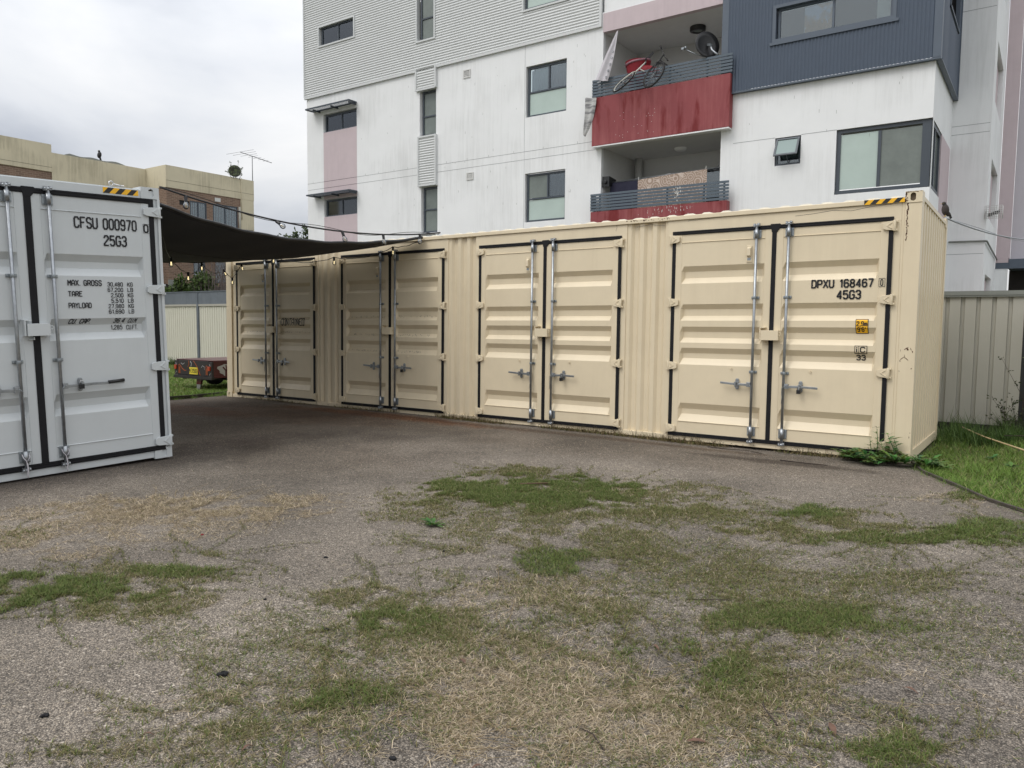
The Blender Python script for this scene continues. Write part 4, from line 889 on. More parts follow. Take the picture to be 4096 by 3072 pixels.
# balconies ----------------------------------------------------
m = MB()
for z0, z1 in ((7.0, 9.09), (4.1, 6.15)):
    m.add([(3.44, FY+.12, z0), (3.44, 11, z0), (3.44, 11, z1), (3.44, FY+.12, z1)], [(0, 1, 2, 3)]); m.add([(6.68, FY+.12, z0), (6.68, 11, z0), (6.68, 11, z1), (6.68, FY+.12, z1)], [(0, 1, 2, 3)])
    m.add([(3.44, FY, z1), (6.68, FY, z1), (6.68, 11, z1), (3.44, 11, z1)], [(0, 1, 2, 3)])
    m.add([(3.44, FY, z0), (6.68, FY, z0), (6.68, 11, z0), (3.44, 11, z0)], [(0, 1, 2, 3)])
m.add([(3.44, 11, 7.0), (6.68, 11, 7.0), (6.68, 11, 9.09), (3.44, 11, 9.09)], [(0, 1, 2, 3)])
m.add([(3.44, 11, 4.1), (4.43, 11, 4.1), (4.43, 11, 6.15), (3.44, 11, 6.15)], [(0, 1, 2, 3)]); m.add([(4.43, 11, 5.69), (6.68, 11, 5.69), (6.68, 11, 6.15), (4.43, 11, 6.15)], [(0, 1, 2, 3)])
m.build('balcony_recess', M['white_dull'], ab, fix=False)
window(4.43, 6.68, 4.1, 5.69, 11.02, M['frame'], [('v', 5.5, 4.1, 5.6)], [(4.5, 6.6, 4.1, 5.62, 'glass')], room=True)
PY = 8.78
for z0, z1 in ((6.12, 7.39), (3.2, 4.45)):
    p_ = MB(); p_.box(3.26, 6.95, PY, FY-.002, z0+.03, z1); p_ = p_.build('balcony_parapet', M['red_ren'], ab, .012)
    b = MB(); b.box(3.27, 6.94, PY+.004, FY-.003, z0, z0+.03); b.build('parapet_edge', M['white_ren'], p_)
drop = MB()
for k in range(46):
    x = 5.55+random.gauss(0, .3); z = 4.43-abs(random.gauss(0, .12)); drop.box(x, x+.008, PY-.002, PY-.0005, z-.05*random.random(), z+.01)
for k in range(24):
    x = random.uniform(3.9, 5.2); z = random.uniform(6.2, 6.9); drop.box(x, x+.012, PY-.002, PY-.0005, z, z+.012)
drop.build('bird_dropping', M['pvc'], ab)
def railing(z0, z1):
    r_ = MB(); n = 6; h = (z1-z0)/n
    for k in range(n): r_.box(3.26, 6.99, PY-.012, PY+.012, z0+k*h+.004, z0+(k+1)*h-.018)
    for x in (3.5, 4.45, 5.4, 6.35, 6.85): r_.box(x, x+.04, PY+.0125, PY+.05, z0, z1-.02)
    r_.box(3.26, 3.30, PY+.0125, FY-.003, z0+.2*h, z1-.02); return r_.build('balustrade', M['slat'], ab)
railing(7.40, 7.855); railing(4.46, 4.925)
s_ = MB()
for k in range(26):
    x = 5.68+random.gauss(0, .055); z = 4.72+random.gauss(0, .09)
    if 4.48 < z < 4.9: s_.box(x, x+.02, PY-.0145, PY-.0125, z, z+random.uniform(.02, .05))
s_.build('bird_dropping', M['pvc'], ab)
m = MB(); m.lathe((5.62, 10.0, 8.985), [(.20, .1), (.20, 0), (.13, -.02), (.13, .03)], 20); m.build('ceiling_light', M['black'], ab)
MB().lathe((5.62, 10.0, 9.0), [(.13, 0), (.09, -.02), (.0, -.025)], 18).build('light_lens', M['frost_dark'], ab)
MB().lathe((5.15, 10.2, 6.13), [(.16, .02), (.16, -.02), (.12, -.05), (0, -.06)], 20).build('ceiling_light', M['white_ren'], ab)
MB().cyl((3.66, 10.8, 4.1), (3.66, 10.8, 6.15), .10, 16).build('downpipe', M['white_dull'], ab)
m = MB(); m.box(3.445, 3.56, 9.55, 9.80, 5.12, 5.42); m.build('wall_heater', M['pvc'], ab, .015)
MB().box(3.555, 3.566, 9.60, 9.74, 5.27, 5.30).build('heater_slot', M['black'], ab)
m = MB(); m.cyl((11.24, 12.36, 3.56), (11.99, 12.36, 3.55), .022, 8); m.tube([(11.99, 12.36, 3.55), (12.03, 12.4, 3.55), (12.03, 16.88, 3.45)], .022, 8); m.build('wall_conduit', M['fence_cap'], ab)

# ---------------------------------------------------------------- things on the balconies
cl = MB(); A0, B0 = Vector((3.99, 8.72, 8.93)), None
top = Vector((3.98, 8.74, 8.95)); nA = 22; nB = 9; vs = []
for i in range(nA+1):
    t = i/nA; L_ = Vector((3.96, 8.74, 8.93)).lerp(Vector((3.40, 8.66, 7.80)), t)+Vector((-.03*math.sin(t*3), 0, 0)); R_ = Vector((4.0, 8.74, 8.95)).lerp(Vector((3.76, 8.66, 7.71)), t)+Vector((.05*math.sin(t*3.1), 0, 0))
    for j in range(nB+1):
        s__ = j/nB; q = L_.lerp(R_, s__); q.y += .03*math.sin(s__*11+t*2)*min(1, t*3); vs.append(q)
cl.add(vs, [(i*(nB+1)+j, i*(nB+1)+j+1, (i+1)*(nB+1)+j+1, (i+1)*(nB+1)+j) for i in range(nA) for j in range(nB)], True)
cu1 = cl.build('hanging_curtain', M['cloth_w'], None, fix=False); tag(cu1, 'pale eyelet curtain tied up at the upper balcony ceiling', 'curtain')
for i in range(5):
    t = .42+i*.125; R_ = Vector((4.0, 8.74, 8.95)).lerp(Vector((3.76, 8.66, 7.71)), t)+Vector((.05*math.sin(t*3.1)-.055, -.035, 0))
    MB().torus(R_, (1, 0, 0), (0, 0, 1), .026, .007, 12, 5).build('eyelet', M['zinc'], cu1)
tw = MB(); vs = []
for i in range(17):
    t = i/16
    for j in range(7):
        s__ = j/6; wd = .30*(1-t)**.7+.05; x = 3.17+.0*t-.10*t+.15*math.sin(t*4)*.2+wd*(s__-.3); vs.append((x, PY-.02-.03*math.sin(s__*9+t*3)-.02, 7.42-.95*t-.05*s__))
tw.add(vs, [(i*7+j, i*7+j+1, (i+1)*7+j+1, (i+1)*7+j) for i in range(16) for j in range(6)], True)
tm = mat('striped_towel', (.50, .50, .49), .9, col2=(.20, .20, .21), c2scale=2, c2lo=.46, c2hi=.62, stretch=(1, 1, 7))
tag(tw.build('towel', tm, None, fix=False), 'grey striped towel draped over the left corner of the upper red balcony', 'towel')
bg_ = empty('clothes_bag', (4.4, 8.95, 7.6), 'red cloth bundle slumped over the rail of the upper balcony', 'bag')
b = MB(); prof_ = [(.0, 7.35), (.20, 7.4), (.24, 7.65), (.27, 7.9), (.31, 8.12), (.33, 8.2)]
b.lathe((4.38, 9.15, 0), [(a, z) for a, z in prof_], 20); b.ell((4.72, 9.1, 7.88), (.34, .2, .16), 14, 8, Matrix.Rotation(rad(20), 3, 'Y')); b.build('bag', M['cloth_red'], bg_)
MB().torus((4.38, 9.15, 8.17), (1, 0, .12), (0, 1, .1), .31, .03, 20, 6).build('rim', mat('faded_pink_rim', (.26, .13, .16), .7), bg_)
MB().bar((4.55, 9.2, 8.2), (4.72, 9.3, 8.42), .06).build('strap', M['black'], bg_)
vdir = (Vector((4.5, 8.7, 7.7))-CAMLOC).normalized()
def bike(name, hub, major, minor_up, R, fork_top, bar_c, bar_d, frame_to, paint, label, rimm):
    e_ = empty(name, tuple(hub), label, 'bicycle', 'bicycles over the balcony rail')
    A = Vector(major).normalized(); B = Vector(minor_up).normalized(); B = (B-A*A.dot(B)).normalized()
    w = MB(); w.torus(hub, A, B, R, .021, 40, 8); w = w.build('wheel', M['tyre'], e_)
    MB().torus(hub, A, B, R-.028, .012, 40, 6).build('rim', rimm, w)
    q = MB()
    for k in range(16):
        t = 2*math.pi*k/16; q.cyl(hub, Vector(hub)+(A*math.cos(t)+B*math.sin(t))*(R-.03), .002, 4)
    Wn = A.cross(B); q.cyl(Vector(hub)-Wn*.05, Vector(hub)+Wn*.05, .016, 8); q.build('spokes', M['zinc'], w)
    f_ = MB(); cr_ = Vector(fork_top)
    for s in (-1, 1): f_.tube([Vector(hub)+Wn*.05*s, Vector(hub).lerp(cr_, .8)+Wn*.045*s, cr_+Wn*.02*s], [.010, .014, .014], 8)
    f_.build('fork', paint, e_)
    f_ = MB(); bc_ = Vector(bar_c); f_.tube([cr_, cr_.lerp(bc_, .5), bc_], .018, 8)
    for to in frame_to: f_.tube([cr_.lerp(bc_, .35), Vector(to)], .016, 8)
    f_.build('frame', paint, e_)
    h = MB(); d = Vector(bar_d); h.tube([bc_-d+Vector((0, 0, .02)), bc_-d*.3, bc_, bc_+d*.3, bc_+d+Vector((0, 0, .02))], .012, 8); h.tube([bc_-d+Vector((0, 0, .02)), bc_-d*1.35+Vector((0, 0, .03))], .018, 8); h.tube([bc_+d+Vector((0, 0, .02)), bc_+d*1.35+Vector((0, 0, .03))], .018, 8)
    h.build('handlebar', M['bike_black'], e_)
hub1 = Vector((4.31, 8.50, 7.55))
bike('bicycle', hub1, (.86, .02, .50), tuple(vdir*.9+Vector((-.1, 0, .25))), .33, hub1+Vector((.30, .04, .20)), hub1+Vector((.43, .34, .50)), (-.05, .12, .10), [hub1+Vector((.7, .75, .1))], M['bike_white'], 'white bicycle whose front wheel hangs over the balcony rail', M['bike_white'])
hub2 = Vector((5.13, 8.50, 7.58))
bike('bicycle', hub2, (.62, .0, .55), tuple(vdir*.72+Vector((-.35, 0, .50))), .33, hub2+Vector((.06, .06, .30)), hub2+Vector((.10, .34, .56)), (-.10, .05, .16), [hub2+Vector((.4, .85, .1))], M['bike_black'], 'black bicycle whose front wheel hangs over the balcony rail', M['bike_black'])
sd_ = empty('satellite_dish', (6.5, 8.9, 7.85), 'black satellite dish seen edge-on at the upper balcony rail', 'satellite dish')
Md = Matrix.Translation((6.30, 8.85, 8.14)) @ Matrix.Rotation(rad(-40), 4, 'Z') @ Matrix.Rotation(rad(8), 4, 'Y') @ Matrix.Rotation(rad(75), 4, 'Y')
d = MB(); pr_ = [(.001, 0), (.12, .008), (.22, .028), (.32, .062), (.32, .070), (.22, .038), (.12, .018), (.001, .010)]
d.lathe((0, 0, 0), pr_, 26); d.v = [tuple(Md @ Vector(q)) for q in d.v]; d.build('dish', M['black'], sd_)
d = MB(); d.tube([(6.42, 8.82, 8.12), (6.47, 8.80, 8.0), (6.55, 8.80, 7.92), (6.62, 8.80, 7.86)], .026, 10); d.build('mast', M['zinc'], sd_)
d = MB(); d.tube([(6.25, 8.86, 7.90), (6.0, 8.80, 8.02), (5.82, 8.75, 8.13)], .011, 6); d.box(5.74, 5.80, 8.7, 8.76, 8.12, 8.17); d.ell((5.83, 8.74, 8.16), (.03, .03, .035)); d.bar((6.35, 8.85, 8.16), (6.45, 8.8, 8.12), .05); d.build('arm', M['zinc_dull'], sd_)
def hung(name, x0, x1, z0, z1, zt2, y, m, label, amp=.012):
    n = 40; xs = [x0+(x1-x0)*i/n for i in range(n+1)]; zs = [0, .25, .5, .75, 1]
    g_ = MB(); g_.add([(x, y+amp*math.sin(x*13)*(1-k)+amp*.6*math.sin(x*31)*(1-k), z0+((z1+(zt2-z1)*(x-x0)/(x1-x0))-z0)*k) for k in zs for x in xs], [(j*(n+1)+i, j*(n+1)+i+1, (j+1)*(n+1)+i+1, (j+1)*(n+1)+i) for j in range(4) for i in range(n)], True)
    o = g_.build(name, m, None, fix=False); return tag(o, label, 'laundry')
hung('bedsheet', 3.60, 4.42, 4.5, 5.245, 5.235, 9.22, M['cloth_navy'], 'dark navy sheet hung on the lower balcony airer')
fl = bpy.data.materials.new('floral_fabric'); fl.use_nodes = True; n, l = fl.node_tree.nodes, fl.node_tree.links; b = n['Principled BSDF']; b.inputs['Roughness'].default_value = .9
tc = n.new('ShaderNodeTexCoord'); v = n.new('ShaderNodeTexVoronoi'); v.inputs['Scale'].default_value = 5; l.new(tc.outputs['Object'], v.inputs[0]); wv = n.new('ShaderNodeMath'); wv.operation = 'MULTIPLY'; wv.inputs[1].default_value = 26; l.new(v.outputs['Distance'], wv.inputs[0])
sn = n.new('ShaderNodeMath'); sn.operation = 'COSINE'; l.new(wv.outputs[0], sn.inputs[0]); rp = n.new('ShaderNodeValToRGB'); rp.color_ramp.elements[0].color = (.36, .27, .21, 1); rp.color_ramp.elements[1].color = (.60, .50, .43, 1); rp.color_ramp.elements[0].position = .3; rp.color_ramp.elements[1].position = .8
l.new(sn.outputs[0], rp.inputs[0]); l.new(rp.outputs[0], b.inputs['Base Color'])
hung('blanket', 4.42, 6.28, 4.5, 5.24, 5.33, 9.20, fl, 'beige circle-patterned blanket hung across the lower balcony')
ar = empty('clothes_airer', (5, 9.2, 5.0), 'folding wire clothes airer standing on the lower balcony', 'airer')
a_ = MB()
for k in range(5): a_.cyl((3.45, 9.2+.1*k, 5.25+.01*k), (6.62, 9.2+.1*k, 5.33+.02*k), .005, 5)
a_.bar((6.28, 9.2, 5.36), (6.62, 9.7, 5.25), .012); a_.bar((6.28, 9.6, 5.3), (6.62, 9.2, 5.42), .012); a_.build('rail', M['zinc'], ar)
for x, z in ((3.62, 5.26), (4.44, 5.26), (6.25, 5.35)): MB().box(x, x+.012, 9.185, 9.20, z-.03, z+.05).build('peg', M['pvc'], ar)
m = MB(); m.prism([(9.05, 5.12), (9.45, 5.22), (9.45, 5.36), (9.05, 5.40)], 3.45, 3.66, 'x'); m.cyl((3.55, 9.05, 5.25), (3.55, 9.0, 5.25), .05, 12)
tag(m.build('exercise_machine', M['black'], None, .01), 'black hooded box at the left end of the lower balcony', 'box')

# wire cage on the wing's corner
cg = empty('wire_cage', (12.1, 12.6, 4.1), 'small white wire cage fixed to the corner of the far wing', 'cage')
c_ = MB(); x0, x1, y, z0, z1 = 11.96, 12.32, 12.3, 4.06, 4.36
for k in range(10): x = x0+(x1-x0)*k/9; c_.cyl((x, y, z0), (x, y, z1), .007, 4)
for k in range(8): z = z0+(z1-z0)*k/7; c_.cyl((x0, y, z), (x1, y, z), .007, 4)
for k in range(6):
    yy = y+.05*k
    for x in (x0, x1): c_.cyl((x, yy, z0), (x, yy, z1), .004, 4)
c_.build('mesh', M['pvc'], cg); MB().obox((12.14, 12.42, 4.19), (.12, 0, .04), (0, .05, 0), (0, 0, .035)).build('dark_contents', M['black'], cg)

# ---------------------------------------------------------------- brick building at the left
bb = empty('brick_building', (-24, 13, 0), 'brown brick flats with stained cream parapet behind the grey container', 'building')
BX = -24; XI = -25.855
m = MB()
def bwall(m, x, y0, y1, z0, z1, holes=()):
    sidewall(m, x, y0, y1, z0, z1, list(holes), .12)
BH = [(14.29, 15.27, 6.2, 7.84), (15.64, 17.18, 6.2, 7.88), (13.7, 14.28, 7.55, 7.80), (14.42, 15.10, 3.62, 5.2), (15.7, 17.1, 3.6, 5.2)]
bwall(m, BX, 13.0, 17.38, -.2, 8.39, BH); m.add([(XI-1, 13.0, -.2), (BX, 13.0, -.2), (BX, 13.0, 8.39), (XI-1, 13.0, 8.39)], [(0, 1, 2, 3)]); bwall(m, XI, -8, 13, -.2, 8.50)
m.add([(BX, 18.23, -.2), (BX-9, 18.23, -.2), (BX-9, 18.23, 8.39), (BX, 18.23, 8.39)], [(0, 1, 2, 3)])
m.build('brick_wall', M['brick'], bb, fix=False)
m = MB(); m.box(BX-.2, BX+.03, 12.97, 18.25, 8.35, 9.47); m.box(XI-.2, BX-.2, 12.97, 13.2, 8.35, 9.47); m.box(XI-.2, XI+.03, 8.33, 12.969, 6.5, 9.43); m.box(XI-.2, XI+.05, -8, 8.33, 8.52, 9.80)
m.box(BX-.2, BX+.02, 17.38, 18.23, -.2, 8.35); m.box(BX-9, BX, 18.2, 18.25, -.2, 9.4)
m.build('parapet', M['cream_ren'], bb)
m = MB(); m.box(BX+.03, BX+.035, 12.97, 18.25, 8.70, 8.712); m.box(XI+.05, XI+.055, -8, 8.33, 8.72, 8.732); m.build('parapet_joint', M['wood'], bb)
m = MB(); P_ = [(8.9+.16*k, 9.43+.10*smooth(0, 2, k)*smooth(22, 17, k)+.03*math.sin(k*.9)) for k in range(24)]; P_ = [(8.9, 9.40)]+P_+[(P_[-1][0], 9.40)]; m.prism(P_, XI-.5, XI-.1, 'x'); m.build('roof_sheet', M['fence_cap'], bb)
def swindow(y0, y1, z0, z1, blind):
    f_ = MB(); x = BX-.06; t = .06
    for a, b, c, d in ((y0, y1, z1-t, z1), (y0, y1, z0, z0+t), (y0, y0+t, z0+t, z1-t), (y1-t, y1, z0+t, z1-t), ((y0+y1)/2-.03, (y0+y1)/2+.03, z0+t, z1-t)): f_.box(x, x+.05, a, b, c, d)
    f_ = f_.build('window', M['frame'], bb); MB().box(x+.02, x+.025, y0+t, y1-t, z0+t, z1-t).build('pane', M['glass'], f_)
    MB().box(x-.5, x-.45, y0-.1, y1+.1, z0-.1, z1+.1).build('dark_room', M['room'], f_)
    if blind:
        q = MB(); y = y0+.1+blind*.0
        while y < y1-.08: q.add([(x-.08, y, z0), (x-.05, y+.085, z0), (x-.05, y+.085, z1), (x-.08, y, z1)], [(0, 1, 2, 3)]); y += .1+.02*(blind > 1)
        q.build('blind', M['curtain'], f_)
swindow(14.29, 15.27, 6.2, 7.84, 2); swindow(15.64, 17.18, 6.2, 7.88, 1); swindow(14.42, 15.10, 3.62, 5.2, 0); swindow(15.7, 17.1, 3.6, 5.2, 0)
MB().box(BX-.1, BX-.06, 13.7, 14.28, 7.55, 7.80).build('dark_opening', M['room'], bb)
m = MB(); m.cyl((BX+.04, 17.28, 6.0), (BX+.04, 17.28, 7.9), .06, 8); m.build('downpipe', M['fence_khaki'], bb)
MB().cyl((BX+.06, 17.42, 7.2), (BX+.06, 17.42, 9.5), .02, 6).build('cable_duct', M['cream_ren'], bb)
m = MB(); m.box(BX+.02, BX+.04, 15.75, 16.1, 8.0, 8.2); m.build('wall_vent', M['pvc'], bb)
m = MB(); m.bar((BX+.3, 15.5, 6.62), (BX+.3, 17.95, 6.62), .04); m.bar((BX+.3, 17.95, 6.62), (BX, 17.95, 6.62), .04)
for k in range(16): m.bar((BX+.3, 15.5+k*.163, 5.7), (BX+.3, 15.5+k*.163, 6.62), .02)
m.build('balustrade', M['black'], bb)
m = MB(); m.bar((BX+.3, 14.3, 5.05), (BX+.3, 18.2, 5.0), .05); m.bar((BX+.3, 14.3, 4.85), (BX+.3, 18.2, 4.8), .05); m.build('ground_rail', M['fence_cap'], bb)
an = empty('television_antenna', (BX, 18.2, 9.47), 'tall aerial mast at the right end of the brick parapet', 'antenna')
m = MB(); m.cyl((BX, 18.2, 9.2), (BX, 18.2, 10.85), .022, 8); m.bar((BX, 18.2, 9.3), (BX, 18.0, 9.3), .05); m.build('mast', M['antenna'], an)
m = MB(); b0, b1 = Vector((BX-.37+.4, 18.2-.26-.55, 10.93)), Vector((BX+.7-.5, 18.2+.48+.7, 10.66)); m.cyl(b0, b1, .02, 6)
for k, ln_ in enumerate((1.0, .85, .6, .35, .3, .25, .2)):
    c_ = b0.lerp(b1, k/7.5); d_ = Vector((.80, .56, .17)).normalized()*ln_*.78; m.cyl(c_-d_, c_+d_, .008, 4)
m.build('elements', M['antenna'], an)
ds = empty('satellite_dish', (BX, 17.1, 9.47), 'round rusty satellite dish overgrown with weeds on the brick parapet', 'satellite dish')
m = MB(); Md = Matrix.Translation((BX, 17.05, 9.80)) @ Matrix.Rotation(rad(55), 4, 'Z') @ Matrix.Rotation(rad(80), 4, 'X'); m.lathe((0, 0, 0), [(.001, 0), (.2, .03), (.34, .09), (.34, .10), (.2, .04), (.001, .01)], 24); m.v = [tuple(Md @ Vector(q)) for q in m.v]
m.build('dish', mat('mossy_dish', (.035, .04, .028), .9, col2=(.09, .11, .05), c2scale=9), ds); MB().cyl((BX-.02, 17.12, 9.4), (BX-.02, 17.12, 9.8), .03, 8).build('mast', M['pvc'], ds)

def leaves(n, centre, rad_, size, colA, colB, name, m, parent=None, shape='ball', up=.3):
    c = np.array(centre); P_ = rng.normal(size=(n, 3)); P_ /= np.linalg.norm(P_, axis=1)[:, None]; P_ *= (rng.random((n, 1))**.45)
    P_ = P_*np.array(rad_); base = c+P_
    d = rng.normal(size=(n, 3)); d[:, 2] += up; d /= np.linalg.norm(d, axis=1)[:, None]; s = np.cross(d, rng.normal(size=(n, 3))); s /= np.linalg.norm(s, axis=1)[:, None]
    ln_ = size*(.6+.8*rng.random((n, 1))); wd = ln_*.28
    V_ = np.stack([base, base+d*ln_*.5+s*wd, base+d*ln_, base+d*ln_*.5-s*wd], 1).reshape(-1, 3); F_ = np.arange(4*n).reshape(n, 4)
    t = rng.random((n, 1)); col = np.array(colA)*(1-t)+np.array(colB)*t; col = np.repeat(col, 4, 0)
    return fast(name, V_, F_, m, parent, col)
LEAF = attr_mat('leaf', .5, .3); BLADE = attr_mat('grass_blade', .6, .3)
# dish weeds
for k, (dy, dz, n) in enumerate(((-.45, .35, 26), (.1, .5, 26), (.35, .0, 20), (.55, -.12, 40))):
    pass
wd_ = empty('rooftop_weed', (BX, 17.1, 9.4), 'straggly weed growing round the parapet dish', 'weed')
s_ = MB(); tips = []
for k in range(9):
    a = random.uniform(-.65, .7); h = random.uniform(.25, .95)*(1-.4*abs(a)); tip = Vector((BX+.05+random.uniform(-.1, .1), 17.1+a, 9.45+h)); s_.tube([(BX+.04, 17.1+a*.55, 9.42), (BX+.06, 17.1+a*.8, 9.42+h*.5), tip], .007, 4); tips.append(tip)
s_.build('stems', M['twig'], wd_)
for tip in tips: leaves(6, tip, (.07, .07, .10), .09, (.05, .075, .03), (.10, .13, .06), 'foliage', LEAF, wd_)

# ---------------------------------------------------------------- birds
def myna(loc, s, label, heading, group=None):
    e_ = empty('bird', loc, label, 'bird')
    Rz = Matrix.Rotation(heading, 4, 'Z'); T = Matrix.Translation(loc) @ Rz @ Matrix.Scale(s, 4)
    def put(mb, nm, mt): mb.v = [tuple(T @ Vector(q)) for q in mb.v]; return mb.build(nm, mt, e_)
    b = MB(); R_ = Matrix.Rotation(rad(-28), 3, 'Y')
    b.ell((0, 0, .085), (.046, .040, .075), 14, 10, Matrix.Rotation(rad(8), 3, 'Y')); b.ell((-.028, 0, .045), (.030, .022, .05), 10, 7, Matrix.Rotation(rad(30), 3, 'Y')); put(b, 'body', M['bird'])
    b = MB(); b.ell((.022, 0, .165), (.026, .022, .024), 12, 8); b.ell((.012, 0, .145), (.026, .025, .022), 10, 7); put(b, 'head', M['bird_b'])
    b = MB(); b.tube([(.044, 0, .163), (.068, 0, .160)], [.004, .001], 6); b.ell((.034, .018, .168), (.006, .003, .002), 8, 5); b.ell((.034, -.018, .168), (.006, .003, .002), 8, 5); put(b, 'bill', M['bill'])
    b = MB(); b.prism([(-.045, .05), (-.058, .045), (-.085, -.02), (-.07, -.03)], -.015, .015); put(b, 'tail', M['bird_b'])
    b = MB()
    for q in (-.014, .014): b.tube([(0, q, .035), (.004, q, .0)], .003, 5); b.tube([(-.012, q, .001), (.02, q, .001)], .0025, 4)
    put(b, 'leg', M['bill'])
    return e_
myna((12.165, 2.30, 2.898), 1.0, 'dark brown myna with yellow bill perched on the beige container corner', rad(215))
pg = empty('bird', (XI, 10.75, 9.62), 'dark pigeon silhouette perched on the parapet of the brick flats', 'bird')
b = MB(); b.ell((XI-.3, 10.75, 9.80), (.10, .10, .17), 12, 8, Matrix.Rotation(rad(-12), 3, 'X')); b.ell((XI-.3, 10.74, 9.98), (.055, .055, .06), 10, 7); b.build('body', M['bird_b'], pg)
MB().prism([(10.72, 9.75), (10.80, 9.7), (10.84, 9.55), (10.78, 9.55)], XI-.34, XI-.26, 'x').build('tail', M['bird_b'], pg)
b = MB(); b.tube([(XI-.3, 10.70, 9.99), (XI-.3, 10.65, 9.975)], [.012, .003], 5); b.build('bill', M['bill'], pg)

# ---------------------------------------------------------------- fences
def ribbed(x0, x1, z0, z1, y, pitch, dep, flat, m):
    P_ = []; x = x0
    while x < x1:
        for dx, yy in ((0, 0), (flat, 0), (flat+.5*(pitch-flat)*.35, dep), (pitch-.5*(pitch-flat)*.35, dep)):
            if x+dx <= x1: P_.append((x+dx, y+yy))
        x += pitch
    P_.append((x1, y)); n = len(P_)
    m.add([(a, b, z0) for a, b in P_]+[(a, b, z1) for a, b in P_], [(k, k+1, n+k+1, n+k) for k in range(n-1)])
lf = empty('fence', (-10, 5.8, 0), 'cream ribbed steel fence with slate grey top panels, behind the trailer', 'fence')
YF = 5.8; posts = [-19.6, -17.25, -14.9, -12.5, -10.07, -7.7, -5.3, -2.9]
for a, b in zip(posts[:-1], posts[1:]):
    p_ = MB(); ribbed(a+.06, b-.06, .02, 1.99, YF, .127, .018, .07, p_); p_.build('fence_panel', M['fence_cream'], lf, fix=False)
    c_ = MB(); c_.box(a+.05, b-.05, YF-.035, YF+.035, 1.985, 2.05); c_.build('top_rail', M['fence_khaki'], lf)
    c_ = MB(); c_.box(a+.04, b-.04, YF-.035, YF+.035, -.12, .03); c_.build('bottom_rail', M['fence_grey'], lf)
    c_ = MB(); c_.box(a+.01, b-.01, YF-.012, YF+.002, 2.053, 2.455); c_.build('top_panel', M['fence_grey'], lf)
    c_ = MB(); c_.box(a, b, YF-.03, YF+.02, 2.457, 2.485); c_.build('capping', M['fence_grey'], lf)
for x in posts: c_ = MB(); c_.box(x-.045, x+.045, YF-.045, YF+.03, -.2, 2.06); c_.box(x-.012, x+.012, YF-.035, YF-.014, 2.06, 2.456); c_.build('post', M['fence_grey'], lf)
rf_ = empty('fence', (13, 3.5, 0), 'khaki ribbed steel fence beside the right end of the beige container', 'fence')
YR = 3.5
p_ = MB(); ribbed(9.5, 20, .10, 1.93, YR, .19, .03, .135, p_); p_.build('fence_panel', M['fence_khaki'], rf_, fix=False)
c_ = MB(); c_.box(9.5, 20, YR-.04, YR+.04, 1.925, 1.965); c_.box(9.5, 20, YR-.028, YR+.028, 1.966, 1.985); c_.box(9.5, 20, YR-.032, YR-.02, 1.90, 1.924); c_.build('top_rail', M['fence_cap'], rf_)
c_ = MB(); c_.box(9.5, 20, YR-.04, YR+.04, .0, .105); c_.build('bottom_rail', M['wood_dark'], rf_)
ps = empty('steel_post', (13.2, 3.2, 0), 'black steel post at the right edge in front of the khaki fence', 'post')
c_ = MB(); c_.box(13.06, 13.15, 3.16, 3.24, -.1, 1.72); c_.build('shaft', M['black'], ps, .004); MB().box(13.03, 13.18, 3.12, 3.28, .05, .22).build('footing', M['wood_dark'], ps)
wf = empty('fence', (-17.5, 10, 0), 'dark paling fence below the brick flats', 'fence')
c_ = MB(); y = 4.0
while y < 22: c_.box(-17.5, -17.47, y, y+.14, -.2, 3.05+.02*random.random()); y += .145
c_.build('palings', M['wood_dark'], wf)
bs = MB()      # grey sheet leaning behind the panels
bs.box(-16.6, -16.55, 8.6, 9.3, 0, 3.2); tag(bs.build('grey_board', M['fence_cap'], None), 'pale grey board standing against the dark paling fence', 'board')

# ---------------------------------------------------------------- trailer
tr = empty('box_trailer', (-2.2, 1.7, 0), 'painted box trailer with dark red sides and yellow plate parked on the lawn', 'trailer')
X0, X1, Y0, Y1, Z0, Z1 = -2.94, -1.52, .655, 2.75, .235, .60
m = MB(); m.box(X0, X1, Y0+.04, Y1, Z0+.0, Z0+.03); m.build('bed', M['trailer'], tr)
m = MB(); m.box(X0, X1, Y0+.03, Y1, Z1-.005, Z1+.012); m.build('cover', M['maroon'], tr, .004)
m = MB(); m.box(X1-.03, X1, Y0+.05, Y1, Z0+.03, Z1-.03); m.box(X1-.035, X1+.012, Y0+.05, Y1, Z1-.035, Z1-.006); m.box(X1-.03, X1+.006, Y0+.05, Y1, Z0-.01, Z0+.03); s1 = m.build('side_panel', M['maroon'], tr, .003)
m = MB(); m.box(X0, X0+.03, Y0+.05, Y1, Z0, Z1-.006); m.build('side_panel', M['maroon'], tr)
m = MB(); m.box(X0+.13, X1-.13, Y0, Y0+.03, Z0+.03, Z1-.01); tg = m.build('tailgate', M['trailer'], tr, .003)
m = MB(); m.box(X0-.01, X0+.12, Y0+.0, Y0+.04, Z0+.02, Z1-.02); m.box(X1-.12, X1+.01, Y0, Y0+.04, Z0+.02, Z1-.02); m.build('corner_panel', M['trailer'], tr, .003)
m = MB(); m.box(X0-.02, X1+.03, Y0-.03, Y0+.05, Z0-.045, Z0+.02); m.build('rear_bumper', M['trailer'], tr, .004)
for x in (X0+.015, X1-.105): MB().box(x, x+.075, Y0-.035, Y0, Z0+.15, Z0+.245).build('tail_light', M['lens'], tr, .006)
p_ = MB().box(-2.36, -2.04, Y0-.012, Y0-.004, Z0+.05, Z0+.205).build('number_plate', M['yel_p'], tg, .004)
fp = lambda x, z: Y0-.012
link('plate_text', text_mesh('M-31506', -2.345, -2.055, Z0+.085, Z0+.175, fp, (), .95), M['ink'], p_)
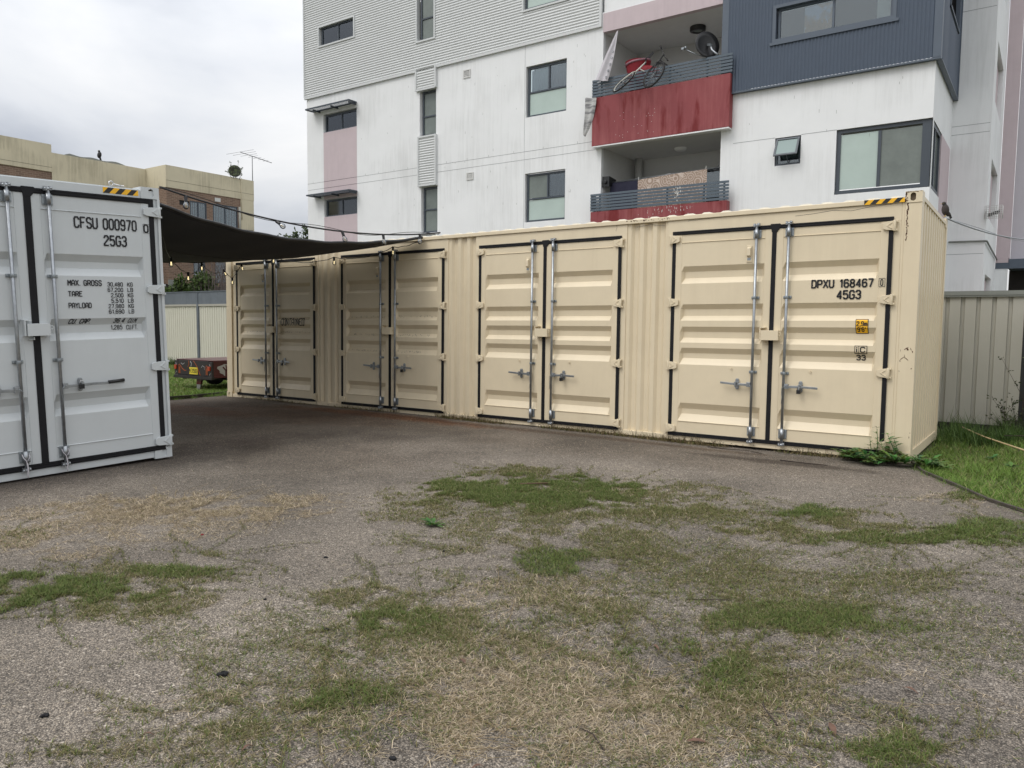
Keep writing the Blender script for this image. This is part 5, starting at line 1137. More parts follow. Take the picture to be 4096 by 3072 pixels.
# painted orange outlines on the tailgate (flat paint strokes)
pt = MB()
def stroke(pts, w):
    for i in range(len(pts)-1): pt.bar((pts[i][0], Y0-.003, pts[i][1]), (pts[i+1][0], Y0-.003, pts[i+1][1]), .004 if False else w, .003, up=(0, 1, 0))
def S_(px, pz): return (X0+.13+px*(X1-X0-.26), Z0+.03+pz*(Z1-Z0-.04))
for w_, off in ((.011, 0), (.004, .012)):
    stroke([(a+off, b) for a, b in (S_(.36, .99), S_(.37, .75), S_(.33, .55))], w_); stroke([(a+off, b) for a, b in (S_(.52, .99), S_(.60, .75), S_(.66, .5), S_(.70, .25), S_(.74, .02))], w_); stroke([(a, b+off) for a, b in (S_(.08, .62), S_(.14, .42), S_(.22, .28), S_(.28, .30))], w_)
for xa in (X0+.15, X1-.21):
    stroke([(xa, Z0+.05), (xa, Z0+.23), (xa+.02, Z0+.26), (xa+.055, Z0+.25), (xa+.06, Z0+.05)], .012); stroke([(xa+.03, Z0+.06), (xa+.03, Z0+.2)], .02)
pt.build('painted_outline', M['orange_p'], tg)
pt = MB()
stroke([S_(.1, .8), S_(.16, .7), S_(.22, .82)], .01); stroke([S_(.78, .55), S_(.82, .7), S_(.88, .62), S_(.88, .42)], .008); stroke([S_(.42, .95), S_(.46, .8), S_(.44, .6)], .018)
for xx_ in (X0+.02, X1-.09):
    stroke([(xx_, Z0+.30), (xx_+.03, Z0+.285), (xx_+.01, Z0+.27), (xx_+.06, Z0+.255)], .006); stroke([(xx_, Z0+.05), (xx_+.05, Z0+.10)], .006)
pt.build('painted_line', M['white_p'], tg)
# stencilled hand in white spray on the side
sx_ = X1+.0008
sp_ = MB(); pts = []
for k in range(26):
    t = 2*math.pi*k/26; q = 1+.14*math.sin(3*t)+.1*math.sin(7*t+1); pts.append((Y0+.40+.24*q*math.cos(t), Z0+.165+.135*q*math.sin(t)))
sp_.prism(pts, sx_, sx_+.001, 'x'); sp_.build('white_spray', M['white_p'], s1)
hn = MB(); hy, hz = Y0+.40, Z0+.11
hn.prism([(hy-.07, hz-.09), (hy+.05, hz-.09), (hy+.09, hz), (hy+.07, hz+.05), (hy-.07, hz+.05)], sx_+.001, sx_+.0025, 'x')
for a, b_, c_, w_ in ((-.055, .05, 125, .10), (-.02, .05, 100, .13), (.02, .05, 82, .135), (.055, .045, 62, .12), (.07, -.01, 30, .12)):
    dx, dz = math.cos(rad(c_)), math.sin(rad(c_)); hn.bar((sx_+.0018, hy+a-dx*.02, hz+b_-dz*.02), (sx_+.0018, hy+a+dx*w_*1.2, hz+b_+dz*w_*.85), .034, .0014, up=(1, 0, 0))
hn.build('hand_stencil', M['maroon'], s1)
def wheel(x0, x1, y, z, R):
    w = MB(); w.lathe((x0, y, z), [(R*.55, 0), (R*.9, 0), (R, .03), (R, x1-x0-.03), (R*.9, x1-x0), (R*.55, x1-x0)], 28, 'x'); w = w.build('wheel', M['tyre'], tr)
    MB().lathe((x1-.03, y, z), [(R*.58, .01), (R*.5, -.02), (R*.2, -.01), (.001, .0)], 18, 'x').build('rim', M['fence_cap'], w)
wheel(X1-.17, X1+.0, Y0+.95, .24, .27); wheel(X0, X0+.17, Y0+.95, .24, .27)
m = MB(); m.cyl((X0, Y0+.95, .24), (X1-.17, Y0+.95, .24), .03, 8); m.box(X0+.3, X0+.36, Y0, Y1+.8, .17, .23); m.box(X1-.36, X1-.30, Y0, Y1+.8, .17, .23); m.box(X0+.1, X1-.1, Y0+.5, Y0+1.3, .15, .20); m.build('chassis', M['black'], tr)
m = MB(); m.prism([(-2.12, .19), (-1.93, .19), (-1.98, .07), (-2.14, .07)], Y0+.02, Y0+.06); m.build('prop_stand', M['maroon'], tr)
m = MB(); m.prism([(-2.135, .07), (-1.99, .07), (-2.05, -.10), (-2.16, -.10)], Y0+.025, Y0+.055); m.build('stand_foot', M['fence_cap'], tr)

# ---------------------------------------------------------------- shade sail
Ac, Bc, Cc, Dc = MWG @ Vector((-.01, .01, 2.735)), Vector((5.22, -.03, 2.80)), Vector((.05, -.06, 2.64)), Vector((-.45, -3.85, 2.60))
def edge(P, Q, sag, inn, t): q = P.lerp(Q, t); k = 4*t*(1-t); return q+Vector((0, 0, -sag*k))+Vector(inn)*k
NS = 36; vs = []
for i in range(NS+1):
    u = i/NS
    for j in range(NS+1):
        v = j/NS          # u from the A-D side to the B-C side, v from front (A-B) to back (D-C)
        c0 = edge(Ac, Bc, .20, (-.25, 0, 0), u); c1 = edge(Dc, Cc, .10, (.3, 0, 0), u); d0 = edge(Ac, Dc, .06, (0, .12, 0), v); d1 = edge(Bc, Cc, .10, (0, -.10, 0), v)
        q = c0*(1-v)+c1*v+d0*(1-u)+d1*u-(Ac*(1-u)*(1-v)+Bc*u*(1-v)+Dc*(1-u)*v+Cc*u*v)
        q.z -= .10*4*u*(1-u)*math.sin(math.pi*min(1, v*1.25))**1.5*(1-.75*v)-.05*math.sin(math.pi*v)*v ; q.z += .006*math.sin(u*40+v*9); vs.append(q)
ssl = empty('shade_sail', tuple(Ac), 'charcoal shade sail stretched between the grey and beige containers', 'shade sail')
s_ = MB(); n1 = NS+1
s_.add(vs, [(i*n1+j, i*n1+j+1, (i+1)*n1+j+1, (i+1)*n1+j) for i in range(NS) for j in range(NS)], True); o = s_.build('cloth', M['sail'], ssl, fix=False)
o.modifiers.new('thickness', 'SOLIDIFY').thickness = .004
s_ = MB(); s_.tube([vs[i*n1] for i in range(n1)], .022, 8); s_.tube([vs[i*n1+NS] for i in range(n1)], .016, 8); s_.tube([vs[NS*n1+j] for j in range(n1)], .014, 6); s_.build('hem', M['black'], ssl); s_ = MB(); s_.tube([vs[i*n1+14]+Vector((0, 0, -.002)) for i in range(n1)], .004, 4); s_.build('seam', M['black'], ssl)

# ---------------------------------------------------------------- festoon lights
def bulb(parent, p, tilt=(0, 0, -1), lit=False, s=1.0):
    p = Vector(p); d = Vector(tilt).normalized(); q = d.to_track_quat('Z', 'Y').to_matrix().to_4x4(); T = Matrix.Translation(p) @ q @ Matrix.Scale(s, 4)
    def put(mb, nm, mt, par): mb.v = [tuple(T @ Vector(a)) for a in mb.v]; return mb.build(nm, mt, par)
    g_ = put(MB().lathe((0, 0, 0), [(.012, .045), (.016, .055), (.030, .085), (.032, .10), (.026, .118), (.012, .13), (.001, .132)], 14), 'bulb', M['bulb_glass'], parent)
    put(MB().lathe((0, 0, 0), [(.001, -.012), (.016, -.01), (.019, .0), (.017, .045), (.020, .052), (.001, .053)], 12), 'socket', M['black'], g_)
    f_ = MB()
    for k in range(4): a = k*1.57; f_.cyl((.006*math.cos(a), .006*math.sin(a), .060), (.009*math.cos(a), .009*math.sin(a), .108), .0022 if not lit else .003, 5)
    put(f_, 'filament', M['filament'] if lit else M['bill'], g_)
up = [Vector(q) for q in ((5.40, -4.50, 2.905), (5.368, -4.099, 2.86), (5.058, -2.84, 2.892), (5.151, -1.92, 2.861), (5.262, -1.111, 2.797), (5.468, -.355, 2.778), (5.60, -.02, 2.86))]
fl1 = empty('festoon_lights', tuple(up[0]), 'thick wet cable of unlit clear bulbs above the front edge of the sail', 'string lights')
base = [Vector((5.40+.18*t, -4.45+4.43*t, 2.90-.04*t-.20*4*t*(1-t))) for t in [k/30 for k in range(31)]]
MB().tube(base, .0105, 8).build('cable', M['black'], fl1)
MB().tube([q+Vector((0, 0, .028*math.sin(k*.55)+.008)) for k, q in enumerate(base)], .004, 5).build('thin_wire', M['black'], fl1)
for t, tl in ((.085, (.05, 0, -1)), (.36, (.8, .3, -.6)), (.57, (.3, .2, -1)), (.76, (.1, .1, -1)), (.93, (0, 0, -1))):
    q = base[int(t*30)]; bulb(fl1, q+Vector((0, 0, -.012)), tl, False, 1.05)
lo = [Vector(q) for q in ((4.651, -4.025, 2.66), (3.063, -2.95, 2.36), (2.531, -2.359, 2.20), (1.593, -1.525, 2.44), (.291, -.231, 2.455), (.404, -.12, 2.30), (.696, -.12, 2.555), (1.664, -.12, 2.66), (3.288, -.12, 2.57), (4.676, -.12, 2.675), (5.2, -.05, 2.76))]
fl2 = empty('festoon_lights', tuple(lo[0]), 'black cord of glowing filament bulbs hanging under the shade sail', 'string lights')
cpts = []
for a, b in zip(lo[:-1], lo[1:]):
    for k in range(10): t = k/10; q = a.lerp(b, t); q.z -= (a-b).length*.10*4*t*(1-t)*.6; q += Vector((.006*math.sin(k*2.1), 0, .006*math.cos(k*1.7))); cpts.append(q)
MB().tube(cpts+[lo[-1]], .006, 5).build('cable', M['black'], fl2)
for q, tl in zip(lo[1:-1], ((.05, 0, -1), (0, 0, -1), (0, 0, -1), (.5, .1, -.8), (0, 0, -1), (.4, 0, -.9), (0, 0, -1), (.05, 0, -1), (0, 0, -1))): bulb(fl2, q, tl, True)
# supply cable to the right
cb = MB(); P0 = Vector((12.19, 2.36, 2.875)); P1 = Vector((13.6, 8.6, 3.2))
for o_, rr in ((0, .010), (.03, .004)):
    cb.tube([P0.lerp(P1, t)+Vector((0, 0, -.16*4*t*(1-t)+o_*math.sin(t*9))) for t in [k/24 for k in range(25)]], rr, 6)
tag(cb.build('overhead_cable', M['zinc'], None), 'pale twin cable sagging from the beige container corner to the right', 'cable')

# ---------------------------------------------------------------- trees and shrubs far left
def tree(loc, h, r, n, label, colA, colB, size=.22):
    e_ = empty('tree', loc, label, 'tree', None); x, y, z = loc
    t = MB(); t.tube([(x, y, -.2), (x+.1, y, h*.4), (x-.1, y+.1, h*.75)], [.22, .16, .07], 8); lim = []
    for k in range(9):
        a = random.uniform(0, 6.28); q = Vector((x+math.cos(a)*r*.7, y+math.sin(a)*r*.7, h*random.uniform(.6, .97))); t.tube([(x, y, h*random.uniform(.3, .6)), (Vector((x, y, h*.6))+q)/2+Vector((0, 0, .2)), q], [.07, .04, .015], 5); lim.append(q)
    t.build('trunk', M['twig'], e_)
    Vv, cc = [], []
    for q in lim+[Vector((x, y, h*.95))]*2:
        for _ in range(7):
            c = np.array(q)+rng.normal(size=3)*np.array([r*.28, r*.28, r*.25]); Vv.append(c)
    allV, allC = [], []
    for c in Vv:
        k = n//len(Vv); P_ = rng.normal(size=(k, 3))*r*.13+c; d = rng.normal(size=(k, 3)); d /= np.linalg.norm(d, axis=1)[:, None]; s = np.cross(d, rng.normal(size=(k, 3))); s /= np.linalg.norm(s, axis=1)[:, None]
        ll = size*(.6+.7*rng.random((k, 1))); allV.append(np.stack([P_, P_+d*ll*.5+s*ll*.25, P_+d*ll, P_+d*ll*.5-s*ll*.25], 1).reshape(-1, 3)); t_ = rng.random((k, 1)); allC.append(np.repeat(np.array(colA)*(1-t_)+np.array(colB)*t_, 4, 0))
    allV = np.concatenate(allV); allC = np.concatenate(allC); fast('crown', allV, np.arange(len(allV)).reshape(-1, 4), LEAF, e_, allC); return e_
tree((-21.0, 20.6, 0), 6.75, 1.0, 3200, 'dark green tree top nearest the white block, above the sail', (.03, .05, .02), (.09, .12, .05))
tree((-23.6, 21.0, 0), 6.55, .8, 1500, 'thin olive tree top above the sail, middle one of three', (.05, .065, .035), (.12, .14, .08))
tree((-25.4, 21.6, 0), 6.45, .8, 800, 'sparse grey-green tree top beside the brick flats', (.07, .08, .05), (.15, .16, .10))
def shrub(loc, r, n, label, colA=(.025, .045, .012), colB=(.10, .15, .04), size=.13):
    e_ = empty('shrub', loc, label, 'shrub'); t = MB(); x, y, z = loc
    for k in range(7):
        a = random.uniform(0, 6.28); t.tube([(x, y, 0), (x+math.cos(a)*r[0]*.3, y+math.sin(a)*r[1]*.3, z*.6), (x+math.cos(a)*r[0]*.7, y+math.sin(a)*r[1]*.7, z+r[2]*random.uniform(0, .7))], [.03, .02, .008], 5)
    t.build('stems', M['twig'], e_); leaves(n, (x, y, z), r, size, colA, colB, 'foliage', LEAF, e_); return e_
shrub((-12.9, 6.5, 2.35), (.55, .35, .42), 900, 'low leafy shrub over the fence, beside the grey container')
shrub((-12.4, 6.6, 2.65), (.22, .25, .5), 500, 'upright leafy shoot over the fence, below the hanging bulb')
shrub((-10.9, 6.5, 2.62), (.62, .35, .55), 1500, 'rounded leafy shrub over the fence, left of the bare vine')
vn = empty('bare_vine', (-10.2, 6.6, 1.5), 'tangle of leafless grey twigs over the fence beside the beige container', 'vine'); t = MB()
for k in range(190):
    a = Vector((-9.9+random.uniform(-.9, .7), 6.6+random.uniform(-.4, .8), random.uniform(1.6, 2.6))); b = a+Vector((random.uniform(-.9, .5), random.uniform(-.3, .3), random.uniform(.5, 1.9))); mmid = (a+b)/2+Vector((random.uniform(-.15, .15), 0, random.uniform(-.1, .25)))
    t.tube([a, mmid, b], [.009, .006, .003], 4, cap=False)
t.build('twigs', mat('grey_twig', (.11, .09, .08), .9, var=.3, vscale=10), vn)

PATCH = [(9.9,-3.4,1.1,.75,-.35,.5,'o',.8),(10.4,-3.9,1.2,.8,-.3,.45,'o',.5),(9.52,-3.47,0.74,0.51,0.31,-0.45,'g',1), (10.04,-3.66,0.58,0.4,0.18,-0.29,'g',0.9), (9.07,-4.03,0.25,0.17,0.15,-0.18,'o',0.7), (10.86,-3.43,0.4,0.27,0.08,-0.17,'o',0.7), (9.05,-2.93,0.36,0.25,0.2,-0.29,'o',0.9), (9.96,-2.88,0.29,0.2,0.17,-0.3,'g',0.9), (9.59,-3.78,0.5,0.34,0.15,-0.21,'g',0.9), (9.99,-3.36,0.15,0.1,0.08,-0.13,'d',0.8), (10.8,-4.96,0.18,0.13,0.13,-0.2,'g',0.9), (10.32,-4.74,0.38,0.26,0.14,-0.2,'o',0.45), (10.96,-4.3,0.32,0.22,0.18,-0.35,'o',0.45), (11.49,-4.48,0.37,0.25,0.14,-0.35,'o',0.6), (11.09,-5.53,0.36,0.25,0.15,-0.24,'d',0.7), (11.06,-5.47,0.26,0.18,0.14,-0.21,'o',0.6), (11.47,-5.52,0.17,0.12,0.12,-0.23,'o',0.7), (10.18,-5.15,0.31,0.21,0.09,-0.11,'o',0.3), (10.36,-6.21,0.23,0.16,0.22,-0.21,'o',0.9), (10.59,-6.31,0.22,0.15,0.13,-0.13,'g',0.7), (10.69,-6.27,0.33,0.23,0.14,-0.15,'o',0.6), (10.97,-6.08,0.27,0.19,0.1,-0.13,'o',0.55), (11.01,-6.32,0.33,0.23,0.1,-0.12,'o',0.4), (10.98,-6.21,0.38,0.26,0.16,-0.19,'d',0.4), (11.58,-6.22,0.43,0.3,0.21,-0.33,'d',0.9), (11.91,-6.47,0.43,0.3,0.14,-0.25,'d',0.9), (11.41,-6.54,0.36,0.25,0.17,-0.23,'d',0.5), (11.55,-6.85,0.37,0.26,0.12,-0.15,'d',0.45), (12.14,-6.63,0.36,0.25,0.06,-0.12,'d',0.6), (11.35,-6.14,0.22,0.15,0.11,-0.17,'o',0.5), (12.19,-6.1,0.19,0.13,0.12,-0.3,'d',0.6), (12.26,-4.96,0.47,0.32,0.08,-0.29,'o',0.95), (12.24,-5.06,0.32,0.22,0.06,-0.2,'g',0.8), (12.59,-4.88,0.33,0.23,0.03,-0.18,'g',0.6), (11.91,-5.79,0.2,0.14,0.06,-0.13,'g',0.8), (12.25,-5.75,0.21,0.14,0.09,-0.27,'o',0.95), (12.22,-5.83,0.14,0.09,0.08,-0.21,'g',0.6), (12.33,-6.14,0.17,0.12,0.08,-0.21,'o',0.7), (12.51,-5.73,0.3,0.21,0.05,-0.19,'o',0.55), (12.64,-5.96,0.27,0.19,0.04,-0.15,'d',0.5), (12.92,-6.1,0.18,0.13,0.02,-0.13,'g',0.8), (13.03,-5.93,0.21,0.15,0.02,-0.14,'o',0.4), (12.66,-4.2,0.25,0.17,0.03,-0.17,'o',0.7), (12.75,-3.93,0.21,0.14,0.01,-0.07,'o',0.5), (11.91,-4.65,0.45,0.31,0.08,-0.23,'o',0.5), (11.83,-2.85,0.21,0.15,0.07,-0.26,'g',0.8), (11.66,-3.39,0.26,0.18,0.06,-0.19,'o',0.7), (12.35,-3.13,0.72,0.49,0.05,-0.3,'o',0.85), (12.96,-2.72,0.36,0.25,0.03,-0.38,'g',0.7), (12.6,-3.17,0.53,0.37,0.03,-0.22,'g',0.5), (12.01,-2.91,0.35,0.24,0.06,-0.25,'o',0.7), (12.72,-1.72,0.19,0.15,0.03,-0.28,'d',0.6), (12.8,-1.5,0.13,0.1,0.02,-0.21,'g',0.5), (11.08,-3.31,0.49,0.34,0.04,-0.11,'o',0.5), (8.72,-7.05,0.44,0.31,0.27,-0.12,'g',1), (8.98,-7,0.48,0.33,0.25,-0.12,'o',0.8), (8.97,-6.46,0.26,0.18,0.11,-0.07,'g',0.8), (8.83,-6.64,0.38,0.26,0.18,-0.1,'o',0.7), (9.3,-7.06,0.29,0.2,0.14,-0.07,'o',0.6), (8.79,-6.18,0.12,0.08,0.07,-0.05,'o',0.5), (8.76,-7.24,0.26,0.18,0.22,-0.09,'g',0.7), (7.58,-5.48,0.83,0.57,0.37,-0.23,'d',0.95), (7.5,-6.1,0.86,0.59,0.46,-0.24,'d',0.8), (7.7,-6.74,0.37,0.26,0.3,-0.12,'d',0.7), (8.04,-4.9,0.46,0.32,0.21,-0.17,'d',0.5), (7.69,-5.51,0.63,0.43,0.3,-0.19,'d',0.8), (7.32,-6.74,0.17,0.11,0.38,-0.15,'o',0.3), (10.87,-7.04,0.29,0.2,0.17,-0.14,'o',0.75), (10.98,-6.99,0.17,0.12,0.1,-0.09,'g',0.6), (10.96,-7.26,0.21,0.14,0.11,-0.08,'o',0.6), (10.8,-7.49,0.29,0.2,0.14,-0.09,'o',0.35), (10.66,-7.21,0.19,0.13,0.1,-0.07,'d',0.4), (10.7,-7.67,0.22,0.15,0.09,-0.05,'o',0.3), (10.46,-6.76,0.15,0.1,0.09,-0.07,'o',0.3), (11.17,-7.07,0.22,0.16,0.13,-0.12,'d',0.4), (11.46,-7.06,0.31,0.22,0.08,-0.09,'d',0.4), (12.61,-6.23,0.37,0.26,0.04,-0.16,'d',0.35), (12.68,-5.34,0.35,0.24,0.05,-0.26,'d',0.2)]
# ---------------------------------------------------------------- grass and straw: thin single blades, far too many to count
COLS = {'g': ((.050, .082, .016), (.175, .225, .060)), 'o': ((.068, .070, .024), (.26, .23, .10)), 'd': ((.18, .135, .085), (.70, .585, .42))}
def nz(x, y, s, o=0.): return mnoise.noise(Vector((x*s+o, y*s-o, o)))
def blades(pos, length, width, colr, lean, curl=.3, zoff=0.):
    """pos (n,3); three-vertex-pair blades bent over by `lean` (0 upright .. 1 lying)"""
    n = len(pos); a = rng.random(n)*2*np.pi; L_ = length*(.5+rng.random(n)); ln_ = np.clip(lean+rng.normal(size=n)*.12, 0, 1)
    dh = np.stack([np.cos(a), np.sin(a)], 1); up1 = np.cos(ln_*np.pi/2); out1 = np.sin(ln_*np.pi/2)
    mid = pos.copy(); mid[:, :2] += dh*(L_*.5*out1)[:, None]; mid[:, 2] += L_*.5*up1+.003
    ben = np.clip(ln_+curl*rng.random(n), 0, 1.15); tip = mid.copy(); b2 = a+rng.normal(size=n)*.5; dt = np.stack([np.cos(b2), np.sin(b2)], 1)
    tip[:, :2] += dt*(L_*.5*np.sin(ben*np.pi/2))[:, None]; tip[:, 2] += L_*.5*np.cos(ben*np.pi/2); tip[:, 2] = np.maximum(tip[:, 2], pos[:, 2]+.002)
    sd_ = np.stack([-np.sin(a), np.cos(a), np.zeros(n)], 1)*(width*(.6+.8*rng.random(n)))[:, None]
    V_ = np.stack([pos-sd_*.5, pos+sd_*.5, mid+sd_*.45, mid-sd_*.45, tip], 1)
    base = (np.arange(n)*5)[:, None]; F1 = np.concatenate([base+[0, 1, 2], base+[0, 2, 3], base+[3, 2, 4]], 0)
    t = rng.random((n, 1)); c = np.array(colr[0])*(1-t)+np.array(colr[1])*t
    return V_.reshape(-1, 3), F1, np.repeat(c, 5, 0)
def assemble(parts, name, label):
    V_, F_, C_ = [], [], []; o_ = 0
    for v, f_, c in parts: V_.append(v); F_.append(f_+o_); C_.append(c); o_ += len(v)
    return tag(fast(name, np.concatenate(V_), np.concatenate(F_), BLADE, None, np.concatenate(C_)), label, 'grass', None, 'stuff')
def density_scale(x, y):
    return 1.0
parts = {'g': [], 'd': []}
for (cx, cy, ax, ay, bx, by, k, den) in PATCH:
    area = math.pi*abs(ax*by-ay*bx); dist = math.hypot(cx-CAMLOC.x, cy-CAMLOC.y)
    near = min(1, 5.0/dist); N_ = int(area*den*{'g': 15000, 'o': 9000, 'd': 5600}[k]*(.30+.9*near))
    N_ = min(N_, 60000); pts = []
    a_ = rng.random(int(N_*2.9))*2*np.pi; tries = (np.stack([np.cos(a_), np.sin(a_)], 1)*(rng.random(int(N_*2.9))**.62)[:, None])
    for u_, v_ in tries*1.25:
        r2 = u_*u_+v_*v_
        if r2 > 3.2: continue
        x, y = cx+ax*u_+bx*v_, cy+ay*u_+by*v_
        if y > -.03 and x < 12.2: continue
        q = .9*nz(x, y, 1.6, 3.1)+.9*nz(x, y, 4.2, 9.)+.6*nz(x, y, 11, 5.)
        if q+(.55 if k == 'g' else .40)*(1-r2) < random.uniform(-.10, .30): continue
        pts.append((x, y, gh(x, y)))
        if len(pts) >= N_: break
    if not pts: continue
    pts = np.array(pts); wd_s = 1+.12*max(0, dist-4)
    if k == 'g':
        parts['g'].append(blades(pts, .030, .0026*wd_s, COLS['g'], .60)); s = pts[::3]; parts['g'].append(blades(s, .045, .0024*wd_s, COLS['o'], .85))
    elif k == 'o':
        parts['g'].append(blades(pts, .028, .0023*wd_s, COLS['o'], .72)); s = pts[::4]; parts['g'].append(blades(s, .024, .0026*wd_s, COLS['g'], .6)); s = pts[1::3]; parts['d'].append(blades(s, .05, .0020*wd_s, COLS['d'], .97))
    else:
        parts['d'].append(blades(pts, .050, .0021*wd_s, COLS['d'], .96, .1)); s = pts[::6]; parts['g'].append(blades(s, .03, .0022*wd_s, COLS['o'], .8))
q_ = {'o': [], 'g': [], 'd': []}
for _ in range(190000):
    x, y = random.uniform(9.2, 15), random.uniform(-8.0, -2.2)
    v = .9*nz(x, y, .8, 21.)+.8*nz(x, y, 2.6, 4.)+.6*nz(x, y, 8, 8.); cen = math.exp(-(((x-11.7)/1.9)**2+((y+5.3)/2.1)**2))
    if v+.80*cen < .57+random.uniform(-.15, .15): continue
    q_[random.choices('ogd', (5, 4, 2))[0]].append((x, y, gh(x, y)))
for k, dst in (('o', 'g'), ('g', 'g'), ('d', 'd')): parts[dst].append(blades(np.array(q_[k]), .034, .0026, COLS[k], .82 if k != 'd' else .95))
# creeping runners radiating from the green patches
rv, rf_2, rc = [], [], []
def runner(x, y, a, L_, w_, col, seed):
    n = max(4, int(L_/.06)); P_ = []; aa = a
    for i in range(n+1):
        P_.append((x, y)); aa += random.gauss(0, .14); x += math.cos(aa)*L_/n; y += math.sin(aa)*L_/n
        if y > -.04 and x < 12.2: break
    b = len(rv)
    for i, (px, py) in enumerate(P_):
        q = P_[min(i+1, len(P_)-1)]; p0 = P_[max(i-1, 0)]; d = Vector((q[0]-p0[0], q[1]-p0[1], 0)); d = d.normalized() if d.length > 1e-6 else Vector((1, 0, 0)); s = Vector((-d.y, d.x, 0))*w_*.5*(1-.5*i/len(P_)); z = gh(px, py)+.005+.006*random.random()
        rv.append((px-s.x, py-s.y, z)); rv.append((px+s.x, py+s.y, z)); rc.append(col); rc.append(col)
    for i in range(len(P_)-1): rf_2.append((b+2*i, b+2*i+1, b+2*i+3)); rf_2.append((b+2*i, b+2*i+3, b+2*i+2))
    return P_
rpts_g, rpts_d = [], []
for (cx, cy, ax, ay, bx, by, k, den) in PATCH:
    n = int(28*den*min(3, abs(ax*by-ay*bx)+.5))
    for i in range(n):
        t = random.uniform(0, 6.283); q = random.uniform(.3, 1.05); x, y = cx+(ax*math.cos(t)+bx*math.sin(t))*q, cy+(ay*math.cos(t)+by*math.sin(t))*q
        if y > -.1: continue
        a = math.atan2(y-cy, x-cx)+random.gauss(0, .5); dist = math.hypot(x-CAMLOC.x, y-CAMLOC.y)
        col = (.28, .21, .11) if k == 'd' else random.choice([(.13, .11, .045), (.08, .09, .03), (.20, .16, .08)])
        P_ = runner(x, y, a, random.uniform(.15, .75), .0028*(1+.1*max(0, dist-4)), col, i)
        (rpts_d if k == 'd' else rpts_g).extend([(u+random.gauss(0, .012), v+random.gauss(0, .012), gh(u, v)) for u, v in P_ for _ in range(3 if k == 'd' else 6) if v < -.03])
parts['g'].append(blades(np.array(rpts_g), .028, .0030, COLS['o'], .65)); parts['g'].append(blades(np.array(rpts_g[::2]), .026, .0030, COLS['g'], .6)); parts['d'].append(blades(np.array(rpts_d), .04, .0026, COLS['d'], .9))
parts['d'].append((np.array(rv, float), np.array(rf_2), np.array(rc, float)))
# loose pebbles
pv, pf, pc = [], [], []
oc = np.array([(1, 0, 0), (0, 1, 0), (-1, 0, 0), (0, -1, 0), (0, 0, .8), (0, 0, -.5)]); of = np.array([(0, 1, 4), (1, 2, 4), (2, 3, 4), (3, 0, 4)])
for k in range(7000):
    x, y = random.uniform(7, 15), random.uniform(-8.3, -.2)
    if nz(x, y, 1.1, 30.) < random.uniform(-.3, .45): continue
    r_ = random.uniform(.003, .0075); a = random.uniform(0, 1.57); R2 = np.array([[math.cos(a), -math.sin(a), 0], [math.sin(a), math.cos(a), 0], [0, 0, 1]])
    b_ = len(pv); pv += list((oc*[1, .75, .7]*r_) @ R2.T+[x, y, gh(x, y)+r_*.3]); pf += [tuple(int(i)+b_ for i in q) for q in of]; g_ = random.uniform(.12, .48); pc += [(g_, g_*.86, g_*.72)]*6
tag(fast('loose_pebbles', pv, pf, BLADE, None, np.array(pc)), 'small loose pebbles scattered over the gravel', 'gravel', None, 'stuff')
# scattered loose straw everywhere on the gravel
q = []
for _ in range(9000):
    x, y = random.uniform(4.5, 15), random.uniform(-8.4, -.1)
    if nz(x, y, .9, 2.)+random.uniform(-.3, .3) > -.05: q.append((x, y, gh(x, y)))
parts['d'].append(blades(np.array(q), .035, .0022, COLS['d'], .98)); parts['g'].append(blades(np.array(q[::2]), .02, .0022, COLS['o'], .9))
assemble(parts['g'], 'creeping_grass', 'green and olive creeping grass spreading over the gravel')
assemble(parts['d'], 'dry_grass', 'straw coloured dead grass and runners lying on the gravel')
# lawns
def lawn(n, fn, ln_, wd_, lean, cA, name, label, extra=()):
    pts = []
    while len(pts) < n:
        x, y = fn()
        if x is not None: pts.append((x, y, gh(x, y)-.03))
    pts = np.array(pts); k = len(pts); pr = [blades(pts[:int(k*.7)], ln_, wd_, cA[0], lean), blades(pts[int(k*.7):], ln_*1.2, wd_, cA[1], lean+.15)]
    return assemble(pr+list(extra), name, label)
def edge_x(y):
    for (xa, ya), (xb, yb) in zip(EDGE[:-1], EDGE[1:]):
        if yb <= y <= ya: return xa+(xb-xa)*(ya-y)/(ya-yb)
    return 12.2
def right():
    y = random.uniform(-3.2, 3.45); x = edge_x(y)+.02+random.random()**1.2*2.2 if y < .1 else 12.22+random.random()*2.4
    if nz(x, y, 1.3, 7.) < -.25 and random.random() < .6: return None, None
    return x, y
GR = (((.07, .13, .02), (.22, .34, .07)), ((.10, .11, .035), (.36, .34, .15)))
tall = []
def clump(cx, cy, r_, n, h, w_, col, lean=.3):
    P_ = np.array([(cx+random.gauss(0, r_), cy+random.gauss(0, r_), 0) for _ in range(n)]); P_[:, 2] = [gh(a, b)-.03 for a, b, _ in P_]; return blades(P_, h, w_, col, lean, .5)
DK = ((.035, .070, .016), (.11, .18, .045))
for _ in range(26): tall.append(clump(12.3+random.random()*.75, 2.0+random.random()*1.2, .10, 70, random.uniform(.12, .36), .007, DK, .30))
for _ in range(14): tall.append(clump(12.9+random.random()*.5, 3.0+random.random()*.4, .08, 40, random.uniform(.12, .4), .005, DK, .28))
for _ in range(26): x = random.uniform(12.25, 14); tall.append(clump(x, random.uniform(-.6, 2.2), .08, 50, random.uniform(.07, .15), .005, GR[0], .4))
for _ in range(46): y = random.uniform(-2.0, -.1); tall.append(clump(edge_x(y)+random.uniform(.0, .25), y, .05, 60, random.uniform(.07, .12), .004, GR[0], .55))
for _ in range(5): tall.append(clump(13.25+random.gauss(0, .2), -2.55+random.gauss(0, .12), .07, 90, .09, .003, GR[0], .45))
